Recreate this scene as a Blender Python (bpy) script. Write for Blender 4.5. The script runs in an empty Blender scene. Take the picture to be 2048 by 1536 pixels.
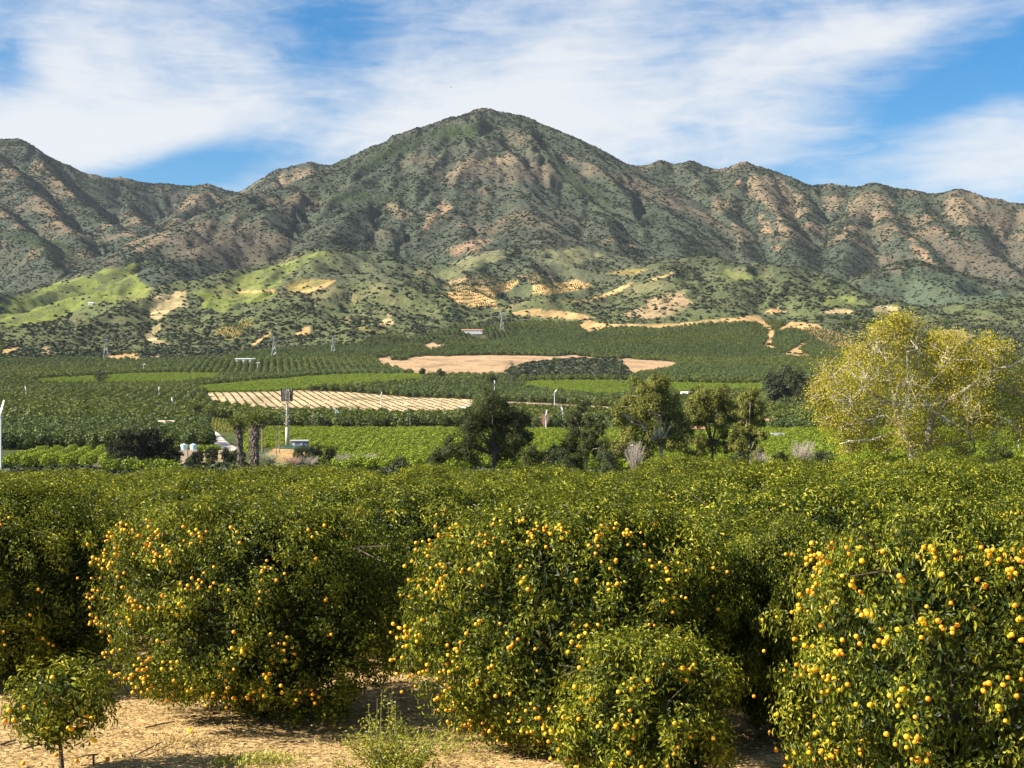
import bpy, math, random
import numpy as np
from mathutils import Vector

# ------------------------------------------------------------------ camera, sky, sun
S = bpy.context.scene
COL = S.collection
F = 2974.0            # focal length in photo pixels (2048 wide)
HOR = 850.0           # photo row of the true horizon
CAMZ = 5.0
cam_d = bpy.data.cameras.new("camera")
cam_d.sensor_fit = 'HORIZONTAL'; cam_d.sensor_width = 36.0
cam_d.lens = 36.0 * F / 2048.0
cam_d.shift_y = (HOR - 768.0) / 2048.0
cam_d.clip_start = 0.1; cam_d.clip_end = 30000.0
cam = bpy.data.objects.new("camera", cam_d); COL.objects.link(cam)
cam.location = (0, 0, CAMZ); cam.rotation_euler = (math.radians(90), 0, 0)
S.camera = cam

SUN_EL, SUN_AZ = math.radians(34.0), math.radians(14.0)   # azimuth: degrees behind the left-hand side
sun_dir = Vector((-math.cos(SUN_EL) * math.cos(SUN_AZ), -math.cos(SUN_EL) * math.sin(SUN_AZ), math.sin(SUN_EL)))
sd = bpy.data.lights.new("sun", 'SUN'); sd.energy = 5.0; sd.angle = math.radians(0.53); sd.color = (1.0, 0.93, 0.82)
sun = bpy.data.objects.new("sun", sd); COL.objects.link(sun)
sun.rotation_euler = sun_dir.to_track_quat('Z', 'Y').to_euler()
sun.location = (-60, -20, 60)

S.view_settings.view_transform = 'Standard'; S.view_settings.look = 'None'
S.view_settings.gamma = 1.0; S.view_settings.use_curve_mapping = False
S.view_settings.exposure = 1.42
S.cycles.max_bounces = 6; S.cycles.diffuse_bounces = 1; S.cycles.glossy_bounces = 2
S.cycles.transmission_bounces = 3; S.cycles.transparent_max_bounces = 6; S.cycles.volume_bounces = 0

W = bpy.data.worlds.new("World"); S.world = W; W.use_nodes = True
def build_world():
    nt = W.node_tree; N = nt.nodes; L = nt.links; N.clear()
    out = N.new('ShaderNodeOutputWorld'); bg = N.new('ShaderNodeBackground'); L.new(bg.outputs[0], out.inputs[0])
    sky = N.new('ShaderNodeTexSky'); sky.sky_type = 'NISHITA'; sky.sun_disc = False
    sky.sun_elevation = SUN_EL; sky.sun_rotation = math.atan2(sun_dir.x, sun_dir.y)
    sky.altitude = 150; sky.air_density = 1.0; sky.dust_density = 0.35; sky.ozone_density = 3.0
    hs = N.new('ShaderNodeHueSaturation'); hs.inputs['Saturation'].default_value = 1.46; hs.inputs['Value'].default_value = 1.12
    L.new(sky.outputs[0], hs.inputs['Color'])
    tc = N.new('ShaderNodeTexCoord'); sp = N.new('ShaderNodeSeparateXYZ'); L.new(tc.outputs['Generated'], sp.inputs[0])
    def math_n(op, a=None, b=None, c=None):
        m = N.new('ShaderNodeMath'); m.operation = op
        for k, v in enumerate((a, b, c)):
            if v is None: continue
            if isinstance(v, (int, float)): m.inputs[k].default_value = v
            else: L.new(v, m.inputs[k])
        return m.outputs[0]
    az = math_n('ARCTAN2', sp.outputs[0], sp.outputs[1])
    el = math_n('ARCSINE', sp.outputs[2])
    cb = N.new('ShaderNodeCombineXYZ'); L.new(az, cb.inputs[0]); L.new(el, cb.inputs[1])
    P = cb.outputs[0]
    # wind-drawn streaks: coarse warp, then stretched fine noise
    def noise(rot, sx, sy, scale, detail, rough, dist):
        mp = N.new('ShaderNodeMapping'); mp.inputs['Rotation'].default_value = (0, 0, rot); mp.inputs['Scale'].default_value = (sx, sy, 1)
        L.new(P, mp.inputs[0]); nz = N.new('ShaderNodeTexNoise'); nz.inputs['Scale'].default_value = scale
        nz.inputs['Detail'].default_value = detail; nz.inputs['Roughness'].default_value = rough; nz.inputs['Distortion'].default_value = dist
        L.new(mp.outputs[0], nz.inputs['Vector']); return nz.outputs['Fac']
    n1 = noise(math.radians(-28), 1.0, 2.6, 7.0, 8, 0.58, 0.5)
    n2 = noise(math.radians(-33), 1.0, 5.0, 22.0, 6, 0.62, 0.9)
    n3 = noise(0, 1, 1, 46.0, 5, 0.6, 0.3)
    acc = math_n('MULTIPLY_ADD', n1, 1.05, -0.10)
    acc = math_n('ADD', acc, math_n('MULTIPLY_ADD', n2, 0.40, -0.18))
    acc = math_n('ADD', acc, math_n('MULTIPLY_ADD', n3, 0.16, -0.08))
    def pa(px, row):
        a = math.atan((px - 1024) / F); return a, math.atan((HOR - row) / F * math.cos(a))
    blobs = [  # px, row, half-length px, half-width px, tilt deg, weight
        (250, 110, 330, 170, 8, 0.34), (120, 270, 230, 90, -10, 0.42), (420, 235, 260, 50, 14, 0.36),
        (345, 345, 210, 42, 14, -0.62), (20, 140, 55, 60, 0, -0.40), (650, 110, 130, 110, 30, -0.22),
        (1000, 230, 330, 110, 6, 0.34), (1120, 110, 330, 90, 40, 0.30), (1640, 15, 420, 40, 4, -0.10), (1330, 110, 460, 110, 20, 0.24), (1700, 120, 330, 40, 26, 0.16), (950, 60, 260, 50, 30, 0.14),
        (1500, 150, 330, 60, 24, 0.16), (1740, 60, 420, 60, 14, 0.22), (1540, 285, 280, 55, 8, 0.20), (1880, 195, 240, 45, 22, -0.50), (1950, 330, 230, 75, 12, 0.42),
        (1500, 290, 260, 35, 8, 0.12), (1620, 255, 130, 30, 16, -0.16), (620, 290, 190, 60, 10, 0.18)]
    for (px, row, hl, hw, tilt, w) in blobs:
        a, e = pa(px, row)
        mp = N.new('ShaderNodeMapping'); mp.vector_type = 'TEXTURE'
        mp.inputs['Location'].default_value = (a, e, 0); mp.inputs['Rotation'].default_value = (0, 0, math.radians(tilt))
        mp.inputs['Scale'].default_value = (hl / F, hw / F, 1); L.new(P, mp.inputs[0])
        d = N.new('ShaderNodeVectorMath'); d.operation = 'DOT_PRODUCT'; L.new(mp.outputs[0], d.inputs[0]); L.new(mp.outputs[0], d.inputs[1])
        g = math_n('EXPONENT', math_n('MULTIPLY', d.outputs['Value'], -1.0))
        acc = math_n('MULTIPLY_ADD', g, w, acc)
    mr = N.new('ShaderNodeMapRange'); mr.interpolation_type = 'SMOOTHSTEP'
    L.new(acc, mr.inputs['Value']); mr.inputs['From Min'].default_value = 0.22; mr.inputs['From Max'].default_value = 1.0
    mr.inputs['To Max'].default_value = 0.96
    mix = N.new('ShaderNodeMixRGB'); L.new(mr.outputs[0], mix.inputs[0]); L.new(hs.outputs[0], mix.inputs[1])
    mix.inputs[2].default_value = (6.35, 6.55, 6.8, 1)
    L.new(mix.outputs[0], bg.inputs['Color']); bg.inputs['Strength'].default_value = 0.05
build_world()

# ------------------------------------------------------------------ helpers
rng = np.random.default_rng(7)
def px2(px, row, y):            # photo pixel + distance -> world point
    return np.array([(px - 1024) / F * y, y, CAMZ + (HOR - row) / F * y])
def sstep(a, b, x):
    t = np.clip((x - a) / (b - a), 0, 1); return t * t * (3 - 2 * t)
def hash2(ix, iy, seed=0):
    ix = ix.astype(np.int64); iy = iy.astype(np.int64)
    h = (ix * 374761393 + iy * 668265263 + seed * 1442695041) & 0xffffffff
    h = ((h ^ (h >> 13)) * 1274126177) & 0xffffffff
    h = (h ^ (h >> 16)) & 0xffffffff
    h2 = ((h ^ 0x9e3779b9) * 2246822519) & 0xffffffff
    h2 = (h2 ^ (h2 >> 15)) & 0xffffffff
    return h / 4294967295.0, h2 / 4294967295.0
def vnoise(x, y, seed=0):
    ix = np.floor(x); iy = np.floor(y); fx = x - ix; fy = y - iy
    fx = fx * fx * (3 - 2 * fx); fy = fy * fy * (3 - 2 * fy)
    a = hash2(ix, iy, seed)[0]; b = hash2(ix + 1, iy, seed)[0]; c = hash2(ix, iy + 1, seed)[0]; d = hash2(ix + 1, iy + 1, seed)[0]
    return (a + (b - a) * fx) * (1 - fy) + (c + (d - c) * fx) * fy
def fbm(x, y, octs=4, seed=0, gain=0.5):
    s = np.zeros_like(x, dtype=float); a = 0.5; t = 0
    for o in range(octs):
        s += a * vnoise(x, y, seed + o); t += a; a *= gain; x = x * 2.03 + 17.1; y = y * 2.03 - 9.7
    return s / t
def pip(px, py, poly):          # point in polygon, vectorised
    ins = np.zeros(px.shape, bool); n = len(poly)
    for i in range(n):
        x1, y1 = poly[i]; x2, y2 = poly[(i + 1) % n]
        if y1 == y2: continue
        c = ((y1 > py) != (y2 > py)) & (px < (x2 - x1) * (py - y1) / (y2 - y1) + x1)
        ins ^= c
    return ins
def mesh_obj(name, V, Fq, mats, parent=None, smooth=False, attrs=None, matidx=None, link=True, loc=None):
    """V (n,3); Fq (m,k) int array (all k alike) or list of faces."""
    me = bpy.data.meshes.new(name)
    V = np.asarray(V, dtype=np.float32)
    if isinstance(Fq, np.ndarray):
        m, k = Fq.shape
        me.vertices.add(len(V)); me.vertices.foreach_set('co', V.ravel())
        me.loops.add(m * k); me.loops.foreach_set('vertex_index', Fq.astype(np.int32).ravel())
        me.polygons.add(m); me.polygons.foreach_set('loop_start', np.arange(0, m * k, k, dtype=np.int32))
        me.update(calc_edges=True)
    else:
        me.from_pydata([tuple(v) for v in V], [], [tuple(f) for f in Fq]); me.update()
    if matidx is not None: me.polygons.foreach_set('material_index', np.asarray(matidx, dtype=np.int32))
    me.polygons.foreach_set('use_smooth', np.full(len(me.polygons), bool(smooth)))
    for m_ in (mats if isinstance(mats, (list, tuple)) else [mats]): me.materials.append(m_)
    for an, av in (attrs or {}).items():
        av = np.asarray(av, dtype=np.float32)
        if av.ndim == 1:
            at = me.attributes.new(an, 'FLOAT', 'POINT'); at.data.foreach_set('value', av)
        else:
            at = me.attributes.new(an, 'FLOAT_COLOR', 'POINT')
            if av.shape[1] == 3: av = np.c_[av, np.ones(len(av), np.float32)]
            at.data.foreach_set('color', av.ravel())
    ob = bpy.data.objects.new(name, me)
    if link: COL.objects.link(ob)
    if parent: ob.parent = parent
    if loc is not None: ob.location = loc
    return ob
def tag(o, label=None, cat=None, group=None, kind=None):
    if label: o['label'] = label
    if cat: o['category'] = cat
    if group: o['group'] = group
    if kind: o['kind'] = kind
    return o
def empty(name, loc, rz=0.0):
    o = bpy.data.objects.new(name, None); COL.objects.link(o); o.location = loc; o.rotation_euler = (0, 0, rz); o.empty_display_size = 0.2
    return o
class MB:
    """collects shapes into one mesh"""
    def __init__(s): s.v = []; s.f = []
    def add(s, v, f):
        n = len(s.v); s.v += [tuple(p) for p in v]; s.f += [tuple(i + n for i in q) for q in f]
    def box(s, c, d, rz=0.0, taper=1.0):
        cx, cy, cz = c; a, b, h = d[0] / 2, d[1] / 2, d[2] / 2; co, si = math.cos(rz), math.sin(rz); v = []
        for z, t in ((-h, 1.0), (h, taper)):
            for sx, sy in ((-1, -1), (1, -1), (1, 1), (-1, 1)):
                x, y = sx * a * t, sy * b * t; v.append((cx + x * co - y * si, cy + x * si + y * co, cz + z))
        s.add(v, [(0, 3, 2, 1), (4, 5, 6, 7), (0, 1, 5, 4), (1, 2, 6, 5), (2, 3, 7, 6), (3, 0, 4, 7)]); return s
    def tube(s, pts, rad, sides=6, cap=True):
        pts = [np.asarray(p, float) for p in pts]; n = len(pts); v = []; f = []; ref = np.array([0.31, 0.83, 0.46])
        for i, p in enumerate(pts):
            t = pts[min(i + 1, n - 1)] - pts[max(i - 1, 0)]; t = t / (np.linalg.norm(t) + 1e-9)
            a = np.cross(t, ref); a /= np.linalg.norm(a) + 1e-9; b = np.cross(t, a); r = rad[i] if hasattr(rad, '__len__') else rad
            for k in range(sides):
                an = 2 * math.pi * k / sides; v.append(p + r * (math.cos(an) * a + math.sin(an) * b))
        for i in range(n - 1):
            for k in range(sides):
                k2 = (k + 1) % sides; f.append((i * sides + k, i * sides + k2, (i + 1) * sides + k2, (i + 1) * sides + k))
        if cap: f.append(tuple(range(sides))[::-1]); f.append(tuple((n - 1) * sides + k for k in range(sides)))
        s.add(v, f); return s
    def prism(s, poly, z0, z1):
        n = len(poly); v = [(x, y, z0) for x, y in poly] + [(x, y, z1) for x, y in poly]
        s.add(v, [tuple(range(n))[::-1], tuple(range(n, 2 * n))] + [(i, (i + 1) % n, n + (i + 1) % n, n + i) for i in range(n)]); return s
    def build(s, name, mat, parent=None, smooth=False, loc=None):
        return mesh_obj(name, np.array(s.v), s.f, mat, parent, smooth, loc=loc)

# ------------------------------------------------------------------ materials
def mat_new(name):
    m = bpy.data.materials.new(name); m.use_nodes = True; nt = m.node_tree
    return m, nt, nt.nodes, nt.links, nt.nodes['Principled BSDF']
def mat_plain(name, col, rough=0.7, var=0.15, scale=3.0, metal=0.0, spec=0.4):
    m, nt, N, L, b = mat_new(name)
    nz = N.new('ShaderNodeTexNoise'); nz.inputs['Scale'].default_value = scale; nz.inputs['Detail'].default_value = 6
    tc = N.new('ShaderNodeTexCoord'); L.new(tc.outputs['Object'], nz.inputs['Vector'])
    r = N.new('ShaderNodeValToRGB'); r.color_ramp.elements[0].position = 0.3; r.color_ramp.elements[1].position = 0.7
    r.color_ramp.elements[0].color = tuple(c * (1 - var) for c in col) + (1,); r.color_ramp.elements[1].color = tuple(min(1, c * (1 + var)) for c in col) + (1,)
    L.new(nz.outputs['Fac'], r.inputs[0]); L.new(r.outputs[0], b.inputs['Base Color'])
    b.inputs['Roughness'].default_value = rough; b.inputs['Metallic'].default_value = metal; b.inputs['Specular IOR Level'].default_value = spec
    return m
def mat_leaf(name, stops, rough=0.5, spec=0.2, trans=0.15, tcol=(0.25, 0.30, 0.03), objvar=0.25):
    """leaf colour from the per-leaf 'tint' attribute plus a small per-tree shift"""
    m, nt, N, L, b = mat_new(name)
    at = N.new('ShaderNodeAttribute'); at.attribute_name = 'tint'
    oi = N.new('ShaderNodeObjectInfo')
    ma = N.new('ShaderNodeMath'); ma.operation = 'MULTIPLY_ADD'; ma.inputs[1].default_value = objvar; L.new(oi.outputs['Random'], ma.inputs[0])
    sb = N.new('ShaderNodeMath'); sb.operation = 'SUBTRACT'; sb.inputs[1].default_value = objvar / 2; L.new(at.outputs['Fac'], sb.inputs[0]); L.new(sb.outputs[0], ma.inputs[2])
    r = N.new('ShaderNodeValToRGB'); cr = r.color_ramp
    while len(cr.elements) > 1: cr.elements.remove(cr.elements[-1])
    cr.elements[0].position = stops[0][0]; cr.elements[0].color = tuple(stops[0][1]) + (1,)
    for p, c in stops[1:]:
        e = cr.elements.new(p); e.color = tuple(c) + (1,)
    L.new(ma.outputs[0], r.inputs[0]); L.new(r.outputs[0], b.inputs['Base Color'])
    b.inputs['Roughness'].default_value = rough; b.inputs['Specular IOR Level'].default_value = spec * .45
    if trans > 0:
        t = N.new('ShaderNodeBsdfTranslucent'); t.inputs[0].default_value = tcol + (1,)
        mx = N.new('ShaderNodeMixShader'); mx.inputs[0].default_value = trans
        L.new(b.outputs[0], mx.inputs[1]); L.new(t.outputs[0], mx.inputs[2]); L.new(mx.outputs[0], N['Material Output'].inputs[0])
    return m

# ------------------------------------------------------------------ terrain heights
VY = [0, 90, 200, 330, 450, 560, 650, 800, 900, 960, 1180, 1480, 1750, 1900, 2200, 2450, 2650, 3000, 4000, 6000, 9500]
VZ = [-.1, -.1, -2.5, -6.5, -8, -8, -6.8, -1.5, 1.7, 2.9, 16.1, 38.8, 62.7, 73, 105, 141, 172, 215, 300, 400, 420]
RIDGES = [  # (slope, [(px,row,depth)...])
 (0.62, [(965,225,5400),(905,245,5350),(850,262,5300),(800,290,5250),(740,318,5200),(690,335,5100),(640,362,5000),(560,388,4800),(500,397,4650),(430,440,4450),(370,465,4300),(330,480,4200),(280,505,4050),(230,538,3900),(100,578,3600),(0,605,3400),(-250,660,3050)]),
 (0.66, [(965,225,5400),(1040,238,5400),(1085,258,5380),(1130,290,5300),(1180,325,5200),(1205,342,5150),(1260,405,4800),(1310,455,4500),(1350,492,4250),(1385,522,3950)]),
 (0.62, [(965,225,5400),(985,290,5150),(1010,340,4900),(1030,400,4550),(1060,450,4200),(1100,490,3900),(1160,530,3600),(1250,572,3300)]),
 (0.75, [(850,262,5300),(800,330,5000),(760,385,4700),(700,430,4400),(655,478,4100),(600,502,3900)]),
 (0.75, [(800,380,4760),(800,420,4520),(780,455,4330)]),
 (0.75, [(905,300,5150),(880,360,4850),(905,430,4450),(930,480,4100),(960,505,3900)]),
 (0.72, [(690,335,5100),(600,395,4700),(530,440,4380),(470,478,4080),(400,500,3920),(330,527,3780)]),
 (0.72, [(560,388,4800),(520,420,4500),(560,470,4150)]),
 (0.7, [(1130,290,5300),(1150,370,4900),(1200,430,4500),(1230,475,4150)]),
 (0.42, [(330,602,3000),(430,577,3150),(540,535,3250),(620,509,3300),(690,505,3330),(760,530,3300),(830,562,3200),(870,587,3100)]),
 (0.55, [(480,652,2700),(560,614,2850),(640,585,2950),(690,565,3000),(750,570,2980),(820,597,2900),(900,627,2800)]),
 (0.6, [(690,565,3000),(650,612,2830),(600,655,2650)]),
 (0.6, [(750,570,2980),(770,622,2780),(790,655,2640)]),
 (0.6, [(640,585,2950),(580,630,2780),(530,668,2600)]),
 (0.55, [(60,640,2820),(120,626,2900),(180,611,2930),(230,624,2830),(262,656,2680),(270,690,2520)]),
 (0.5, [(60,640,2820),(90,668,2620),(100,690,2500)]),
 (0.9, [(285,612,2930),(330,593,2990),(375,586,3020),(405,602,2980)]),
 (0.5, [(375,590,3000),(330,650,2680),(350,690,2480)]),
 (0.5, [(430,640,2750),(450,670,2580)]),
 (0.42, [(850,592,3100),(900,562,3250),(960,527,3450),(1020,502,3650),(1090,488,3800),(1180,496,3800),(1260,521,3700),(1330,532,3600)]),
 (0.42, [(1090,488,3800),(1070,540,3450),(1050,575,3200)]),
 (0.5, [(1010,642,2740),(1090,607,2850),(1180,594,2950),(1260,570,3050),(1330,542,3150),(1390,525,3250),(1440,524,3250),(1500,545,3200),(1580,554,3150),(1660,577,3100),(1740,602,3000),(1850,642,2850),(2000,692,2600)]),
 (0.62, [(1330,542,3150),(1290,592,2930),(1250,630,2760)]),
 (0.62, [(1440,524,3250),(1450,582,2980),(1430,628,2760)]),
 (0.62, [(1390,525,3250),(1370,580,2980),(1350,620,2800)]),
 (0.55, [(1580,554,3150),(1620,612,2880),(1650,655,2680)]),
 (0.45, [(1640,602,3350),(1750,557,3500),(1820,532,3650),(1910,545,3700)]),
 (0.45, [(1820,532,3650),(1880,572,3380),(1950,612,3080),(2040,655,2780)]),
 (0.45, [(2300,500,3700),(2150,560,3400),(2050,610,3050),(1980,640,2850)]),
 (0.68, [(1130,345,5750),(1205,335,5700),(1250,337,5650),(1320,329,5600),(1345,337,5600),(1385,330,5550),(1435,345,5500),(1500,333,5450),(1545,345,5400),(1590,362,5400),(1640,378,5350),(1665,373,5300),(1720,383,5250),(1745,376,5200),(1800,385,5150),(1880,396,5050),(1910,389,5000),(1990,405,4900),(2048,418,4850),(2300,450,4600),(2700,520,4300)]),
 (0.8, [(1320,329,5600),(1330,400,5200),(1370,460,4800),(1395,510,4400)]),
 (0.8, [(1385,330,5550),(1420,400,5150),(1470,460,4750),(1495,520,4350)]),
 (0.8, [(1500,333,5450),(1530,390,5100),(1570,450,4700),(1590,510,4350),(1600,550,4050)]),
 (0.8, [(1500,333,5450),(1470,380,5200),(1450,420,5000)]),
 (0.8, [(1590,362,5400),(1610,420,5000),(1625,470,4700)]),
 (0.8, [(1745,376,5200),(1710,430,4850),(1690,490,4500),(1675,540,4150)]),
 (0.8, [(1745,376,5200),(1790,450,4700),(1850,510,4300),(1880,540,4050)]),
 (0.8, [(1830,389,5100),(1870,450,4650),(1920,500,4300)]),
 (0.8, [(1910,389,5000),(1940,460,4550),(1990,520,4150),(2060,570,3800)]),
 (0.8, [(2048,418,4850),(2080,480,4400),(2130,530,4000)]),
 (0.62, [(-400,200,6900),(-200,250,6600),(0,283,6500),(35,281,6500),(60,298,6450),(110,325,6400),(180,354,6400),(240,360,6500),(330,371,6600),(410,374,6600),(475,390,6600),(560,430,6600)]),
 (0.75, [(60,298,6450),(110,360,6000),(180,420,5500),(230,455,5200),(300,482,4900)]),
 (0.7, [(-20,300,6400),(20,340,5900),(80,400,5400),(150,470,5000),(180,530,4550)]),
 (0.7, [(-120,330,6000),(0,420,5200),(60,470,4800),(110,530,4400),(140,570,4150)]),
 (0.75, [(410,374,6600),(380,420,6200),(330,462,5700)]),
 (0.75, [(240,360,6500),(260,420,6100),(300,455,5700)]),
 (0.8, [(440,412,6900),(480,390,6900),(520,367,6900),(560,345,6900),(600,335,6900),(625,330,6900),(655,336,6900),(690,329,6900),(730,345,6900),(800,380,6900)]),
 (0.9, [(560,345,6900),(540,390,6500)]), (0.9, [(625,330,6900),(610,380,6500)]),
]
def erosion(x, y, dx, dy):
    ix = np.floor(x); iy = np.floor(y); fx = x - ix; fy = y - iy
    va = np.zeros_like(x); vx = np.zeros_like(x); vy = np.zeros_like(x); wt = np.zeros_like(x)
    for i in (-1, 0, 1, 2):
        for j in (-1, 0, 1, 2):
            h1, h2 = hash2(ix - i, iy - j, 5)
            ppx = fx + i - h1 * 0.8; ppy = fy + j - h2 * 0.8
            w = np.exp(-(ppx * ppx + ppy * ppy) * 2.0); wt += w
            mag = (ppx * dx + ppy * dy) * 6.2832
            va += np.cos(mag) * w; s = -np.sin(mag) * w; vx += s * dx; vy += s * dy
    return va / wt, vx / wt, vy / wt
def tents(X, Y):
    wx = X + 55 * (fbm(X / 260, Y / 260, 3, 11) - 0.5) ; wy = Y + 65 * (fbm(X / 260, Y / 260, 3, 23) - 0.5)
    far = sstep(2400, 3600, Y); wx = X + (wx - X) * (0.4 + 0.6 * far); wy = Y + (wy - Y) * (0.4 + 0.6 * far)
    best = np.full(X.shape, -1e9); dist = np.full(X.shape, 1e9)
    for slope, pts in RIDGES:
        rr = 92.0 if pts[0] == (965, 225, 5400) else 38.0
        P = np.array([px2(*p) for p in pts])
        for a, b in zip(P[:-1], P[1:]):
            ex, ey = b[0] - a[0], b[1] - a[1]; L2 = ex * ex + ey * ey + 1e-6
            t = np.clip(((wx - a[0]) * ex + (wy - a[1]) * ey) / L2, 0, 1)
            d = np.hypot(wx - a[0] - t * ex, wy - a[1] - t * ey)
            h = a[2] + t * (b[2] - a[2]) - slope * (np.sqrt(d * d + rr * rr) - rr) * (1 - 0.10 * np.minimum(d / 1000, 1))
            # soft maximum keeps spurs rounded
            k = 14.0; m = np.maximum(best, h); best = m + k * np.log1p(np.exp(-np.abs(best - h) / k)) * (np.abs(best - h) < 90)
            dist = np.where(h >= m - 1e-6, d, dist)
    return best, dist
ub = np.r_[np.linspace(-0.75, -0.385, 40, endpoint=False), np.linspace(-0.385, 0.385, 560), np.linspace(0.385, 0.75, 41)[1:]]
yb = np.r_[np.linspace(85, 900, 130, endpoint=False), np.linspace(900, 2450, 360, endpoint=False), np.linspace(2450, 3700, 190, endpoint=False), np.linspace(3700, 5650, 190, endpoint=False), np.linspace(5650, 7200, 70)]
Yg = np.repeat(yb[:, None], len(ub), 1); Xg = ub[None, :] * (Yg + 40.0)
def heights():
    Z = np.interp(Yg, VY, VZ)
    Z = Z + (fbm(Xg / 220, Yg / 220, 3, 3) - 0.5) * np.interp(Yg, [85, 300, 900, 2000, 2600], [0, 2, 3, 9, 16]) * (1 + 1.4 * sstep(0, -250, Xg) * sstep(2050, 2350, Yg))
    # low knoll under the cell tower
    k = px2(578, 0, 575); Z = Z + 5.0 * np.exp(-(((Xg - k[0]) / 22) ** 2 + ((Yg - k[1]) / 30) ** 2))
    # low rolling hills in front of the mountain foot
    hn = fbm(Xg / 210, Yg / 300, 4, 141, .45); rr_ = 1 - np.abs(2 * hn - 1)
    roll = sstep(2230, 2600, Yg) * sstep(4000, 3300, Yg); roll = roll * (1 - .9 * sstep(-120, 60, Xg) * sstep(2900, 2600, Yg))
    sel = yb > 2150; X, Y = Xg[sel], Yg[sel]
    T, D = tents(X, Y)
    base = Z[sel]
    k = 16.0; m = np.maximum(T, base); mt = m + k * np.log1p(np.exp(-np.abs(T - base) / k))
    mt = mt - k * np.log1p(np.exp(-np.abs(T - base) / k)) * (T < base - 60)
    # slope direction for the gully noise
    r0 = 40.0
    gy = np.gradient(mt, axis=0) / np.gradient(Y, axis=0)
    gx = np.gradient(mt, axis=1) / np.gradient(X, axis=1)
    gy = gy - gx * np.gradient(X, axis=0) / np.gradient(Y, axis=0)
    sl = np.hypot(gx, gy) + 1e-4
    nx, ny = -gy / sl, gx / sl
    amp = sstep(0.05, 0.45, sl) * (1 - np.exp(-D / 130)) * sstep(2250, 2900, Y)
    E = np.zeros_like(mt); hx = np.zeros_like(mt); hy = np.zeros_like(mt); a = 1.0; f = 1 / 210.0
    for o in range(4):
        ddx = nx + hy * 0.55; ddy = ny - hx * 0.55
        n = np.hypot(ddx, ddy) + 1e-6; ddx, ddy = ddx / n, ddy / n
        v, vx, vy = erosion(X * f, Y * f, ddx, ddy)
        E += v * a; hx += vx * a; hy += vy * a; a *= 0.52; f *= 2.0
    H = np.interp(Y, [2300, 3000, 3700, 5000], [8, 12, 15, 19])
    mt = mt + amp * (E - 0.9) * H
    mt = mt + (92 * (rr_[sel] - .74)) * roll[sel] * (.35 + .65 * (1 - np.exp(-D / 120)))
    mt = mt + (fbm(X / 60, Y / 60, 3, 40) - 0.5) * 7 * sstep(2400, 3200, Y) * (0.3 + amp)
    Z[sel] = mt
    amp_full = np.zeros_like(Z); amp_full[sel] = amp; Ef = np.zeros_like(Z); Ef[sel] = E
    Df = np.full_like(Z, 1e4); Df[sel] = D
    return Z, amp_full, Ef, Df
Zg, AMP, ERO, RID = heights()
def gidx(x, y):
    x = np.asarray(x, float); y = np.asarray(y, float); u = x / (y + 40.0)
    fi = np.interp(y, yb, np.arange(len(yb))); fj = np.interp(u, ub, np.arange(len(ub)))
    i = np.clip(fi.astype(int), 0, len(yb) - 2); j = np.clip(fj.astype(int), 0, len(ub) - 2)
    return i, j, np.clip(fi - i, 0, 1), np.clip(fj - j, 0, 1)
def samp(G, x, y):
    i, j, a, b = gidx(x, y)
    return (G[i, j] * (1 - b) + G[i, j + 1] * b) * (1 - a) + (G[i + 1, j] * (1 - b) + G[i + 1, j + 1] * b) * a
def gz(x, y):
    r = samp(Zg, x, y); return np.where(np.asarray(y) < 99, 0.0, r)
PXg = 1024 + F * Xg / Yg; ROWg = HOR - F * (Zg - CAMZ) / Yg
_el = np.maximum.accumulate((Zg - CAMZ) / Yg, axis=0)
VISg = (Zg - CAMZ) / Yg > _el - 0.006         # seen from the camera, with a margin for a step aside
def ground_at(px, row, y0=100.0, y1=7000.0):
    ys = np.linspace(y0, y1, 6000); xs = (px - 1024) / F * ys
    r = HOR - F * (gz(xs, ys) - CAMZ) / ys
    k = np.argmax(r <= row) if (r <= row).any() else len(ys) - 1
    return np.array([xs[k], ys[k], float(gz(xs[k], ys[k]))])
def stand(px, row_top, height, y0=120.0, y1=4000.0):
    """where on the ground a thing of that height must stand for its top to reach the given row"""
    ys = np.linspace(y0, y1, 6000); xs = (px - 1024) / F * ys
    e = CAMZ + (HOR - row_top) / F * ys - gz(xs, ys) - height
    k = np.where(np.diff(np.sign(e)) != 0)[0]; k = k[0] if len(k) else int(np.argmin(np.abs(e)))
    return np.array([xs[k], ys[k], float(gz(xs[k], ys[k]))])
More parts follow.
